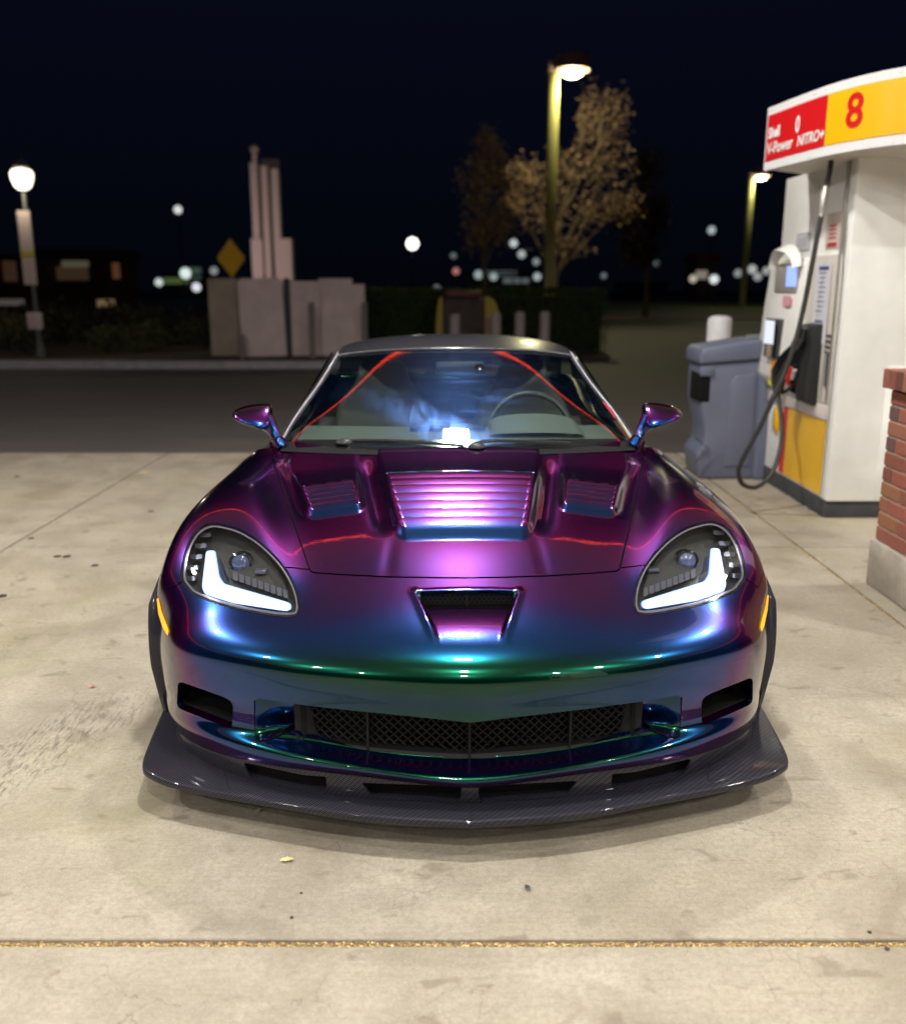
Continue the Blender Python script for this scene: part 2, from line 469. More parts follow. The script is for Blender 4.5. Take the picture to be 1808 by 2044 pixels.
# front bumper
V, F = shell(2.9, 13, 400, -8, 8, 470, nose_disp)
V, F = clip(V, F, sd_seam(V) + GAP * 0.6)
V, F = clip(V, F, -(sd_hood(V)) + GAP * 0.6)
V, F = clip(V, F, -(sd_head(V)) + .6)
V, F = clip(V, F, -sd_poly(V, DUCTP))
V, F = clip(V, F, -sd_poly(V, OPENP))
w = scoop_w(V[:, 1]) - .006
hole = np.maximum(np.abs(V[:, 0]) - w, np.abs(V[:, 1] - .3545) - .0065)
V, F = clip(V, F, -hole)
arch = .355 - np.hypot(V[:, 1] - 1.0, V[:, 2] - .33)
V, F = clip(V, F, arch)
bumper = cpart('front_bumper', *join((V, F), rim(V, F, .012)), M_PAINT)
# dark backing under the panel gaps
V, F = shell(-.1, 7, 120, -8, 8, 200)
keep = np.minimum(np.minimum(np.abs(sd_hood(V)), np.where(np.abs(proj(V)[0]) > 300, np.abs(sd_seam(V)), 99)), 99) - 9
V2, F2 = clip(V, F, keep)
V2, F2 = clip(V2, F2, -(sd_head(V2)) + 2)
V2 = V2 + vnormals(V2, F2) * np.array([.011]) * (-1 if vnormals(V2, F2)[:, 2].mean() > 0 else 1)
cpart('panel_gap_seal', V2, F2, M_MATTE)

# fog ducts: short painted return then black tunnel
for sgn in (-1, 1):
    V, F = shell(6, 12, 200, *( (3, 7.2, 160) if sgn > 0 else (-7.2, -3, 160)))
    V, F = clip(V, F, sd_poly(V, DUCTP))
    W = rim(V, F, .035, (-.12 * sgn, .95, 0), .97)
    cpart('duct_lip', *W, M_PAINT)
    V3 = V + np.array([-.12 * sgn, .95, 0]) * .035
    c = V3.mean(0); V3 = c + (V3 - c) * .97
    W2 = rim(V3, F, .16, (-.05 * sgn, 1, 0), .98)
    V4 = V3 + np.array([-.05 * sgn, 1, 0]) * .16
    cpart('brake_duct', *W2, M_MATTE)
    for k in range(3):
        x0 = (.735 + .045 * k) * sgn
        mb = MB(); mb.box(x0 - .005, x0 + .005, .47, .53, .235, .33); mb.build('duct_fin', M_MATTE, car, bevel=.002)

# ---- headlights
LEDP = [(518,1098),(503,1097),(497,1150),(488,1165),(362,1203),(356,1207),(356,1216),(364,1219),(470,1202),(524,1184),(529,1170)]
LEDP = round_poly(LEDP, 5, 3)
M_LENS = None
def lens_mat():
    t = NT('headlight_lens')
    tr = t.n('ShaderNodeBsdfTransparent'); tr.inputs[0].default_value = (.93, .94, .95, 1)
    gl = t.n('ShaderNodeBsdfGlossy'); gl.inputs['Roughness'].default_value = .02
    fr = t.n('ShaderNodeFresnel'); ge = t.n('ShaderNodeNewGeometry'); t.l(t.math('ADD', t.math('MULTIPLY', ge.outputs['Backfacing'], 1 / 1.5 - 1.5), 1.5), fr.inputs[0])
    mx = t.n('ShaderNodeMixShader'); t.l(t.math('ADD', fr.outputs[0], .015), mx.inputs[0]); t.l(tr.outputs[0], mx.inputs[1]); t.l(gl.outputs[0], mx.inputs[2])
    t.l(mx.outputs[0], t.out.inputs[0]); return t.m
M_LENS = lens_mat()
def led_mat():
    t = NT('daytime_led'); n = t.noise(170, 2, .5, t.obj())
    t.bsdf(Base_Color=(.5, .5, .5), Emission_Color=t.ramp(n, [(.36, (.42, .66, 1)), (.56, (.93, .97, 1))]), Emission_Strength=t.ramp(n, [(.35, (.9, .9, .9)), (.60, (5, 5, 5))])); return t.m
M_LED = led_mat()
M_HOUSE = simple('lamp_housing', (.075, .075, .075), .28, .5)
M_HOUSE2 = simple('lamp_reflector', (.16, .17, .22), .35, .8)
BK = np.array([0, .96, -.27])
def inset(V, k): return V + BK * k
for sgn in (-1, 1):
    V0, F0 = shell(2, 7, 220, *( (3, 7.6, 200) if sgn > 0 else (-7.6, -3, 200)))
    V, F = clip(V0, F0, sd_head(V0) + .6)
    # housing bowl
    W = rim(V, F, .085, BK, .93)
    V3 = inset(V, .085); c = V3.mean(0); V3 = c + (V3 - c) * .93
    hl = cpart('headlight', *join(W, (V3, F)), M_HOUSE)
    # outer bezel: chrome thin line with black seal
    d = sd_head(V)
    Vb, Fb = clip(V, F, -(d + 3.6)); Vb2, Fb2 = clip(inset(Vb, .004), Fb, np.full(len(Vb), -1.0))
    cpart('lens_seal', Vb2, Fb2, M_PIANO, hl)
    M_BEZ = simple('bezel_gloss', (.30, .28, .36), .18, .6, coat=1)
    Vc, Fc = clip(inset(V, .006), F, np.maximum(-(d + 7.5), d + 4.2))
    cpart('chrome_trim', *join((Vc, Fc), rim(Vc, Fc, .008, BK)), M_BEZ, hl)
    # lens
    Vl, Fl = clip(V, F, d + 1.2)
    cpart('lens', Vl, Fl, M_LENS, hl)
    # LED bar
    a_, v_ = proj(V0)
    Vd, Fd = clip(V0, F0, polysdf(np.abs(a_), v_, LEDP) + 3.0)
    Vd = inset(Vd, .030)
    lb_ = cpart('light_bar', Vd, Fd, M_LED, hl)
    Ve, Fe = clip(V0, F0, polysdf(np.abs(a_), v_, LEDP) - .8); Ve = inset(Ve, .034)
    cpart('light_guide', *join((Ve, Fe), rim(Ve, Fe, .016, BK)), emis('led_guide', (.22, .42, 1.0), .9, (.4, .5, .7)), hl)
    # slanted inner shroud above the bar with ribs
    SHR = [(497,1104),(484,1150),(468,1158),(362,1195),(372,1150),(400,1112),(430,1095)]
    Vs, Fs = clip(V0, F0, polysdf(np.abs(a_), v_, round_poly(SHR, 6)))
    Vs = inset(Vs, .066)
    cpart('inner_shroud', Vs, Fs, M_HOUSE, hl)
    for k in range(9):
        t = k / 8; a0 = 470 - 100 * t; v0 = 1152 + 36 * t
        Vr, Fr = clip(V0, F0, polysdf(np.abs(a_), v_, [(a0, v0 + 4), (a0 - 9.5, v0 + 7), (a0 - 9.5, v0 - 10), (a0, v0 - 13)]))
        if len(Fr): cpart('reflector_cell', inset(Vr, .052 - .001 * k), Fr, M_HOUSE2, hl)
    for k in range(5):
        v0 = 1060 + 22 * k; a0 = 520 + 9.5 * k - (3 if k > 3 else 0)
        Vr, Fr = clip(V0, F0, polysdf(np.abs(a_), v_, [(a0 - 11, v0), (a0 + 11, v0 + 1), (a0 + 10, v0 + 10), (a0 - 12, v0 + 9)]))
        if len(Fr): cpart('marker_reflector', *join((inset(Vr, .035), Fr), rim(inset(Vr, .035), Fr, .02, BK)), M_HOUSE2, hl)
    # projector lens: find housing point near (452,1122)
    i = np.argmin((a_ * sgn - 453) ** 2 + (v_ - 1122) ** 2)
    c = V0[i] + BK * .058
    M = Matrix.Translation(Vector(c)) @ Matrix.Rotation(R(90 - 8), 4, 'X')
    mb = MB(); mb.lathe([(.036, -.02), (.036, .012), (.031, .014), (.031, .004)], 28, M)
    pr = mb.build('projector', M_PIANO, hl, smooth=False)
    mb = MB(); mb.lathe([(.0305, .002), (.028, .012), (.020, .019), (.010, .023), (.0001, .024)], 28, M)
    mb.build('projector_lens', simple('projector_glass', (.10, .12, .22), .05, .3, coat=1), pr, smooth=True)
    mb = MB(); mb.box(-.04, -.005, -.02, .01, -.012, .0, Matrix.Translation(Vector(V0[np.argmin((a_ * sgn - 398) ** 2 + (v_ - 1135) ** 2)] + BK * .05)))
    mb.build('bracket', M_HOUSE2, hl, bevel=.003)

# ---- grille
def gy(x): return .150 + .30 * x * x
def gzb(x): return .232 + .06 * np.abs(x) ** 1.3
def gzt(x): return .392
gr = MB()
# frame: bottom strip, top hidden strip, ends
n = 60
def strip(fn0, fn1, x0, x1, n, mb):
    V = []; 
    for i in range(n + 1):
        x = x0 + (x1 - x0) * i / n; V.append(fn0(x)); V.append(fn1(x))
    mb.add(V, [(2 * i, 2 * i + 2, 2 * i + 3, 2 * i + 1) for i in range(n)])
XE = .468
strip(lambda x: (x, gy(x) - .026, gzb(x) - .014), lambda x: (x, gy(x) - .006, gzb(x) + .004), -XE, XE, n, gr)
strip(lambda x: (x, gy(x) - .006, gzb(x) + .004), lambda x: (x, gy(x) + .03, gzb(x) + .006), -XE, XE, n, gr)
strip(lambda x: (x, gy(x) - .004, .405), lambda x: (x, gy(x) - .004, .380), -XE, XE, n, gr)
grille = gr.build('grille', M_GRILLE, car)
for s_ in (-1, 1):
    mb = MB()
    y = gy(.468)
    pts = [(.475 * s_, y - .02, .245), (.478 * s_, y - .02, .40), (.440 * s_, y - .002, .40), (.428 * s_, y - .002, .30), (.418 * s_, y - .004, .262), (.43 * s_, y - .012, .243)]
    mb.add(pts, [tuple(range(6))]); mb.add([(p[0], p[1] + .02, p[2]) for p in pts], [tuple(range(6))])
    mb.build('frame_end', M_GRILLE, grille)
mb = MB()
def bar(p, q, w=.0016, t=.004):
    p = Vector(p); q = Vector(q); d = (q - p).normalized(); nrm = Vector((0, 1, 0)); x = d.cross(nrm).normalized() * w
    y = nrm * t
    V = [p - x, p + x, q + x, q - x, p - x + y, p + x + y, q + x + y, q - x + y]
    mb.add(V, [(0, 1, 2, 3), (4, 7, 6, 5), (0, 4, 5, 1), (1, 5, 6, 2), (2, 6, 7, 3), (3, 7, 4, 0)])
H = .16; dx = .0255; slope = 1.0
for dirn in (-1, 1):
    k = -40
    while k < 41:
        x0 = k * dx
        segs = 8; prev = None
        for i in range(segs + 1):
            z = .235 + H * i / segs; x = x0 + dirn * (H * i / segs) * 1.05
            ok = abs(x) < .438 and z > gzb(x) + .001
            p = (x, gy(x) + .004 + (0.003 if dirn > 0 else 0), z)
            if ok and prev: bar(prev, p)
            prev = p if ok else None
        k += 1
mb.build('mesh_insert', M_GRILLE, grille)
for x in (-.275, 0, .275):
    mb = MB(); mb.box(x - .003, x + .003, gy(x) - .016, gy(x) + .012, gzb(x) - .012, .395); mb.build('divider', M_GRILLE, grille)
mb = MB(); mb.box(-.5, .5, .27, .30, .20, .42); mb.build('radiator', M_MATTE, grille)
# painted side pockets: the body skin sweeps inwards to the grille frame
for s_ in (-1, 1):
    V, F = shell(7.5, 12.2, 150, *((3.0, 5.2, 90) if s_ > 0 else (-5.2, -3.0, 90)))
    V, F = clip(V, F, sd_poly(V, OPENP)); a_, v_ = proj(V)
    V, F = clip(V, F, (338 - np.abs(a_)))
    V0_ = V.copy(); V[:, 1] += .058 * (1 - ss(np.abs(V[:, 0]), .485, .607)) + .002
    B = boundary(F); vs = sorted({i for e in B for i in e}); ix = {v: k for k, v in enumerate(vs)}; n_ = len(vs)
    W = np.concatenate([V0_[vs] + [0, .006, 0], V[vs]]); WF = [(ix[p], ix[q], ix[q] + n_, ix[p] + n_) for p, q in B if not (abs(V[p][0]) < .485 and abs(V[q][0]) < .485 and abs(V[p][0] - V[q][0]) < .0008)]
    cpart('opening_pocket', V, F, M_PAINT)
    cpart('pocket_return', W, WF, M_PAINT)
    mb = MB(); mb.box(.452 * s_ - .006, .452 * s_ + .006, .195, .25, .25, .395); mb.build('pocket_seal', M_MATTE, grille)

# nose scoop mesh and cavity
mb = MB(); mb.box(-.15, .15, .385, .40, .50, .628)
mb.box(-.15, .15, .36, .384, .545, .55)
sc = mb.build('scoop_cavity', M_MATTE, car)
mb = MB()
for row in range(3):
    for k in range(-9, 10):
        x0 = k * .014 + (.007 if row % 2 else 0); z0 = .590 + row * .010
        V = [(x0 + .0078 * math.cos(a) * r_, .372, z0 + .006 * math.sin(a) * r_) for r_ in (1, .74) for a in [j * math.pi / 3 + .52 for j in range(6)]]
        if abs(x0) < .132: mb.add(V, [(j, (j + 1) % 6, 6 + (j + 1) % 6, 6 + j) for j in range(6)])
mb.box(-.002, .002, .366, .374, .58, .625)
mb.build('scoop_mesh', M_GRILLE, sc)
mb = MB(); strip(lambda x: (x, .356, .585), lambda x: (x, .372, .581), -.13, .13, 8, mb); mb.build('scoop_sill', M_PIANO, sc)

# ---- splitter
outer = crv([(0, 0, 0), (.269, .036, 0), (.554, .116, 0), (.798, .198, 0), (.905, .256, 0), (.943, .315, 0), (.963, .45, 0), (.985, .675, 0)], 10)
inner = crv([(0, .078, 0), (.25, .098, 0), (.45, .145, 0), (.60, .205, 0), (.73, .285, 0), (.80, .345, 0), (.875, .44, 0), (.935, .66, 0)], 10)
def rs(c, n):
    L = [0]
    for a, b in zip(c[:-1], c[1:]): L.append(L[-1] + (b - a).length)
    L = np.array(L); P = np.array([tuple(p) for p in c]); t = np.linspace(0, L[-1], n)
    return np.stack([np.interp(t, L, P[:, k]) for k in range(3)], 1)
NO = 90; O = rs(outer, NO); I = rs(inner, NO)
TH = .021
prof = []   # (lerp inner->outer, z)
rows = []
for i in range(NO):
    o = O[i]; q = I[i]; tip = .004 * ss(np.array([o[0]]), .75, .95)[0]
    d = (o - q); L = np.linalg.norm(d[:2]); e = d / max(L, 1e-6)
    zt = .119 + tip
    zi = .126 + tip
    ring = [q * 1 + np.array([0, .03, zi]) * [1, 1, 1] * 1]
    ring = [np.array([q[0], q[1] + .05, zi]), np.array([q[0], q[1], zi]), q + e * (L * .5) + [0, 0, (zi + zt) / 2], o - e * .010 + [0, 0, zt], o - e * .003 + [0, 0, zt - .002],
            o + [0, 0, zt - .006], o + [0, 0, zt - TH + .005], o - e * .004 + [0, 0, zt - TH], o - e * .03 + [0, 0, zt - TH], np.array([q[0], q[1] + .05, zt - TH])]
    rows.append(ring)
Rr = np.array(rows); Rl = Rr[1:][::-1].copy(); Rl[:, :, 0] *= -1
RR = np.concatenate([Rl, Rr]); nn, mm = RR.shape[:2]
F = grid_faces(nn, mm)
F += [tuple(range(mm)), tuple((nn - 1) * mm + k for k in range(mm))]
spl = cpart('front_splitter', RR.reshape(-1, 3), F, M_CARBON, auto=40)
# winglet seam lines (thin proud joints)
for s_ in (-1, 1):
    mb = MB(); mb.tube([(.66 * s_, .165, .1225), (.70 * s_, .275, .1275)], .0012, 5); mb.build('splitter_joint', M_CHROME, spl)
mb = MB(); mb.tube([(0, .004, .122), (0, .076, .128)], .0016, 5); mb.build('centre_ridge', M_CARBON, spl)
# riser with slots
bot = crv([tuple(G[13, k]) for k in range(0, 8)], 10)
Bt = rs(bot, NO); Bt[:, 2] += .006; Bt[:, 1] += .006
rows = []
for i in range(NO):
    a = Bt[i]; b = np.array([I[i][0], I[i][1] + .002, .125])
    # match x
    rows.append([a + (b - a) * t + np.array([0, -.004 * math.sin(math.pi * t), 0]) for t in np.linspace(0, 1, 14)])
Rr = np.array(rows); Rl = Rr[1:][::-1].copy(); Rl[:, :, 0] *= -1; RR = np.concatenate([Rl, Rr]); nn, mm = RR.shape[:2]
RV = RR.reshape(-1, 3)
# refine laterally
RVf = surf(RR, np.linspace(0, nn - 1, 700), np.linspace(0, mm - 1, 24)).reshape(-1, 3); RF = grid_faces(700, 24)
SL1 = round_poly([(16, 1570), (216, 1561), (196, 1588), (186, 1590), (20, 1603)], 6)
SL2 = round_poly([(284, 1548), (330, 1545), (448, 1518), (436, 1546), (424, 1554), (296, 1583), (286, 1578)], 8)
d = np.minimum(sd_poly(RVf, SL1), sd_poly(RVf, SL2))
V, F = clip(RVf, RF, -d)
cpart('splitter_riser', *join((V, F), rim(V, F, .012, (0, 1, 0))), M_CARBON, spl)
Vk = RV + np.array([0, .05, 0]); cpart('riser_backing', Vk, grid_faces(nn, mm), M_MATTE, spl)
# underside lip bar below the splitter centre
mb = MB(); mb.tube(crv([(-.62, .22, .062), (-.3, .12, .058), (0, .09, .056), (.3, .12, .058), (.62, .22, .062)], 8), .012, 8); mb.build('lower_lip', M_PIANO, spl, smooth=True)

# ---- arch flares
M_FLARE = M_CARBON
for s_ in (-1, 1):
    rows = []
    for k in range(41):
        t = k / 40; ang = R(133 + 84 * t)
        y0 = 1.0 + .372 * math.cos(ang); z0 = .335 + .372 * math.sin(ang)
        if z0 < .33: y0 = 1.0 - .372 + .02 * (.33 - z0) / .2; 
        z0 = .335 + .372 * math.sin(ang) if z0 >= .33 else .335 - (.335 - z0) * 1.0
        w_ = .050 * min(1, .12 + t * 3.2) * (1 - .45 * max(0, t - .65) / .35)
        xb = .952 - .004 * t
        rows.append([(xb * s_, y0 + .006, z0), ((xb + w_ * .6) * s_, y0 - .004, z0 + .001), ((xb + w_) * s_, y0 + .004, z0), ((xb + w_ + .002) * s_, y0 + .03, z0), ((xb) * s_, y0 + .05, z0)])
    V = np.array(rows).reshape(-1, 3); F = grid_faces(41, 5)
    cpart('arch_flare', V, F, M_FLARE, auto=50)
# side markers
MKP = round_poly([(609, 1192), (606, 1190), (601, 1215), (590, 1250), (588, 1262), (591, 1266), (598, 1252), (606, 1222)], 2)
V0, F0 = shell(2.5, 9, 260, 6, 8, 110)
for s_ in (-1, 1):
    Vx = V0 * np.array([s_, 1, 1]); V, F = clip(Vx, F0 if s_ > 0 else [f[::-1] for f in F0], sd_poly(Vx, MKP))
    N = vnormals(V, F); 
    if (N[:, 0] * s_).mean() < 0: N = -N
    cpart('side_marker', V + N * .003, F, emis('amber_marker', (1.0, .40, .01), .75, (.9, .4, .02)))

# ---- windshield, roof, glasshouse
WS = np.array([
 [(0,1.42,.862),(.25,1.432,.861),(.50,1.475,.856),(.67,1.535,.848),(.722,1.57,.840)],
 [(0,1.60,.9485),(.24,1.615,.947),(.48,1.66,.940),(.635,1.72,.927),(.690,1.76,.916)],
 [(0,1.785,1.033),(.22,1.80,1.031),(.44,1.845,1.022),(.585,1.905,1.004),(.645,1.95,.990)],
 [(0,1.97,1.115),(.20,1.985,1.113),(.40,2.03,1.102),(.54,2.095,1.083),(.597,2.135,1.069)],
 [(0,2.15,1.187),(.18,2.16,1.185),(.37,2.20,1.175),(.505,2.26,1.158),(.560,2.295,1.145)]])
WSm = WS[:, 1:][:, ::-1].copy(); WSm[:, :, 0] *= -1; WSG = sharpen(np.concatenate([WSm, WS], 1))
def gridf(n, m): return [f[::-1] for f in grid_faces(n, m)]
def wsurf(t0, t1, nt, s0, s1, ns): return surf(WSG, np.linspace(t0, t1, nt), np.linspace(s0, s1, ns) + 4).reshape(-1, 3), gridf(nt, ns)
def glass_mat(tint, smear_glare=0.0):
    t = NT('tinted_glass')
    tr = t.n('ShaderNodeBsdfTransparent'); tr.inputs[0].default_value = (*tint, 1)
    gl = t.n('ShaderNodeBsdfGlossy'); gl.inputs['Roughness'].default_value = .015
    fr = t.n('ShaderNodeFresnel'); ge = t.n('ShaderNodeNewGeometry'); t.l(t.math('ADD', t.math('MULTIPLY', ge.outputs['Backfacing'], 1 / 1.52 - 1.52), 1.52), fr.inputs[0])
    mx = t.n('ShaderNodeMixShader'); t.l(t.math('ADD', t.math('MULTIPLY', fr.outputs[0], 1.0), .01), mx.inputs[0]); t.l(tr.outputs[0], mx.inputs[1]); t.l(gl.outputs[0], mx.inputs[2])
    res = mx.outputs[0]
    if smear_glare:
        # wiped film streaks; the lamp's blue glare is painted in as a band
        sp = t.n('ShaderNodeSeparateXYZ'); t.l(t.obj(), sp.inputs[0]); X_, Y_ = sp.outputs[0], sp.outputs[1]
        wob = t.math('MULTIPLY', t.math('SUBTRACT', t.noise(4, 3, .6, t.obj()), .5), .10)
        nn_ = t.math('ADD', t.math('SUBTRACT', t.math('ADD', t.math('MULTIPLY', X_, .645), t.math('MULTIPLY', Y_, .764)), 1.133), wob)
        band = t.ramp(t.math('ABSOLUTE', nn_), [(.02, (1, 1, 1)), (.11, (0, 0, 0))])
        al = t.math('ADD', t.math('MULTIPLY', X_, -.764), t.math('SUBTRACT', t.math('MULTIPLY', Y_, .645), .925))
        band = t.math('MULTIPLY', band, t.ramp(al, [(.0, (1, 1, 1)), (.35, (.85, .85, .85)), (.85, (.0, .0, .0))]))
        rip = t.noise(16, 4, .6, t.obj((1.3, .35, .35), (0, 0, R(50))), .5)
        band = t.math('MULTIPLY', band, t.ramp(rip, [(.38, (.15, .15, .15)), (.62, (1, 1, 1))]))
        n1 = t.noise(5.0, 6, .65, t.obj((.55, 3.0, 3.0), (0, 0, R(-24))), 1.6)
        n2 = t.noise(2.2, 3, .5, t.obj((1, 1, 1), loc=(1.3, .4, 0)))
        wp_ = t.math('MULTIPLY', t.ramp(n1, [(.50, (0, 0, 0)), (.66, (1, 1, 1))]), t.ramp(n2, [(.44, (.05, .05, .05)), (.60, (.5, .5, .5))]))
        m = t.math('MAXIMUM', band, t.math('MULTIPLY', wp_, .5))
        g2 = t.n('ShaderNodeBsdfGlossy'); g2.inputs['Roughness'].default_value = .36; g2.inputs[0].default_value = (.16, .36, 1, 1)  # film lobe coloured blue to paint the lamp glare
        mx2 = t.n('ShaderNodeMixShader'); t.l(t.math('ADD', t.math('MULTIPLY', m, smear_glare), .012), mx2.inputs[0]); t.l(res, mx2.inputs[1]); t.l(g2.outputs[0], mx2.inputs[2])
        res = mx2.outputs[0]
    t.l(res, t.out.inputs[0]); return t.m
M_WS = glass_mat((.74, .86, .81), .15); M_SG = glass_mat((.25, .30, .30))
V, F = wsurf(0, 4, 60, -3.72, 3.72, 90)
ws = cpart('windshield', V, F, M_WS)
# black frit along base and edges (inside face)
V, F = wsurf(-.05, .26, 8, -3.75, 3.75, 90); cpart('frit_band', V - np.array([0, -.003, .004]), F, M_PIANO, ws)
V, F = wsurf(3.86, 4.05, 6, -3.75, 3.75, 90); cpart('frit_band', V - np.array([0, -.003, .004]), F, M_PIANO, ws)
for s_ in (-1, 1):
    V, F = wsurf(0, 4, 60, 3.60 * s_, 3.76 * s_, 5); cpart('frit_band', V - np.array([0, -.003, .004]), F, M_PIANO, ws)
    # A pillar
    V = surf(WSG, np.linspace(-.25, 4.1, 50), np.array([3.74, 3.80, 3.9, 4.0]) * s_ + 4)
    V[:, 0, 2] += .001; V[:, 1, 2] += .009; V[:, 2, 2] += .008; V[:, 2, 0] += s_ * .008; V[:, 3, 2] += -.022; V[:, 3, 0] += s_ * .036; V[:, 3, 1] += .03
    cpart('a_pillar', V.reshape(-1, 3), grid_faces(50, 4), M_PILLAR)
# roof
RF_ = np.array([
 [(0,2.15,1.191),(.18,2.16,1.189),(.37,2.20,1.179),(.510,2.26,1.160),(.572,2.30,1.140)],
 [(0,2.32,1.218),(.18,2.33,1.216),(.37,2.36,1.204),(.52,2.41,1.180),(.588,2.44,1.150)],
 [(0,2.60,1.240),(.18,2.60,1.237),(.38,2.62,1.222),(.54,2.65,1.192),(.60,2.68,1.155)],
 [(0,3.00,1.215),(.18,3.00,1.212),(.38,3.00,1.195),(.55,3.00,1.162),(.62,3.0,1.12)],
 [(0,3.30,1.165),(.18,3.30,1.162),(.38,3.30,1.142),(.56,3.30,1.10),(.64,3.30,1.06)]])
RFm = RF_[:, 1:][:, ::-1].copy(); RFm[:, :, 0] *= -1; RFG = np.concatenate([RFm, RF_], 1)
V = surf(RFG, np.linspace(0, 4, 50), np.linspace(0, 8, 80)).reshape(-1, 3)
F = gridf(50, 80)
roof = cpart('roof', *join((V, F), rim(V, F, .012)), M_SILVER)
mb = MB(); mb.tube([tuple(p + np.array([0, -.004, .0])) for p in surf(RFG, [0.0], np.linspace(.3, 7.7, 40))[0]], .006, 8); mb.build('header_trim', M_PILLAR, roof, smooth=True)
# rear hatch glass and tail
HT = np.array([
 [(0,3.30,1.166),(.38,3.30,1.143),(.64,3.30,1.06)],
 [(0,3.75,1.05),(.42,3.75,1.03),(.70,3.75,.95)],
 [(0,4.20,.93),(.46,4.20,.92),(.76,4.20,.88)]])
HTm = HT[:, 1:][:, ::-1].copy(); HTm[:, :, 0] *= -1; HTG = np.concatenate([HTm, HT], 1)
V = surf(HTG, np.linspace(0, 2, 20), np.linspace(0, 4, 30)).reshape(-1, 3); cpart('rear_window', V, gridf(20, 30), M_SG)
# body sides: sections along y
secs = [(1.385, .936, .795, .745, .70), (1.50, .932, .838, .755, .71), (1.75, .925, .835, .755, .69), (2.3, .915, .825, .73, .60), (2.9, .935, .835, .74, .62), (3.4, .965, .87, .78, .66), (3.9, .955, .90, .82, .74), (4.3, .90, .89, .80, .76), (4.42, .84, .86, .74, .70)]
for s_ in (-1, 1):
    rows = []
    for (y, wx, zt, xs, xr) in secs:
        # sill, mid, shoulder, belt, inner
        rows.append([(wx - .03, y, .14), (wx, y, .24), (wx + .004, y, .42), (wx + .002, y, .58), (wx - .018, y, .68), (wx - .060, y, zt - .075), (wx - .118, y, zt - .022), (xs, y, zt + .0), (xs - .03, y, zt)])
    Pp = np.array(rows); Pp[:, :, 0] *= s_
    V = surf(Pp, np.linspace(0, 8, 120), np.linspace(0, 8, 60)).reshape(-1, 3); F = grid_faces(120, 60)
    V, F = clip(V, F, .345 - np.hypot(V[:, 1] - 3.685, V[:, 2] - .34))
    V, F = clip(V, F, .357 - np.hypot(V[:, 1] - 1.0, V[:, 2] - .33))
    cpart('body_side', *join((V, F), rim(V, F, .01)), M_PAINT)
    # side window
    a = [(.705, 1.66, .855), (.668, 1.93, .985), (.60, 2.31, 1.135), (.62, 2.68, 1.145), (.655, 3.1, 1.08), (.71, 3.35, .945)]
    b = [(.74, 1.66, .838), (.735, 1.93, .832), (.72, 2.31, .828), (.73, 2.68, .835), (.76, 3.1, .91), (.78, 3.35, .925)]
    V = [];
    for p, q in zip(a, b): V += [(p[0] * s_, p[1], p[2]), (q[0] * s_, q[1], q[2])]
    cpart('side_window', V, [(2 * i, 2 * i + 2, 2 * i + 3, 2 * i + 1) for i in range(5)], M_SG)
# rear panel
mb = MB(); mb.prism([(-.83, .2), (.83, .2), (.86, .5), (.84, .80), (.7, .88), (-.7, .88), (-.84, .80), (-.86, .5)], 0, .06, Matrix.Translation((0, 4.44, 0)) @ Matrix.Rotation(R(90), 4, 'X')); mb.build('rear_fascia', M_PAINT, car, bevel=.02)
mb = MB(); mb.box(-.74, .74, 4.15, 4.43, .86, .885); mb.build('rear_deck', M_PAINT, car, bevel=.01)
# floor pan + dark inner
mb = MB(); mb.box(-.86, .86, .62, 4.3, .11, .15); mb.build('floor_pan', M_MATTE, car)
mb = MB(); mb.box(-.62, .62, .45, 1.25, .15, .55); mb.build('engine_bay', M_MATTE, car)
# cowl and wipers
mb = MB()
strip(lambda x: (x, 1.36 + .22 * x * x, .838), lambda x: (x, 1.46 + .22 * x * x, .860), -.70, .70, 30, mb)
mb.build('cowl', M_MATTE, car)
for (p0, p1, p2) in (((-.47, 1.50, .876), (-.24, 1.455, .880), (.02, 1.415, .867)), ((.05, 1.425, .870), (.14, 1.44, .882), (.44, 1.46, .868))):
    mb = MB(); mb.tube(crv([p0, ((Vector(p0) + Vector(p1)) / 2)[:], p1], 4), .0045, 6); wp = mb.build('wiper_arm', M_BLACK, car, smooth=True)
    mb = MB(); mb.tube(crv([p0, p1, p2], 8), [.003] * 17, 6, flat=2.2); mb.build('wiper_blade', M_RUBBER, wp)
    mb = MB(); mb.lathe([(.02, 0), (.02, .012), (.012, .02), (.0001, .021)], 16, Matrix.Translation(Vector(p0) + Vector((.02, -.01, -.012))) @ Matrix.Diagonal((1.8, 1.2, .8, 1))); mb.build('pivot_cap', M_BLACK, wp, smooth=True)
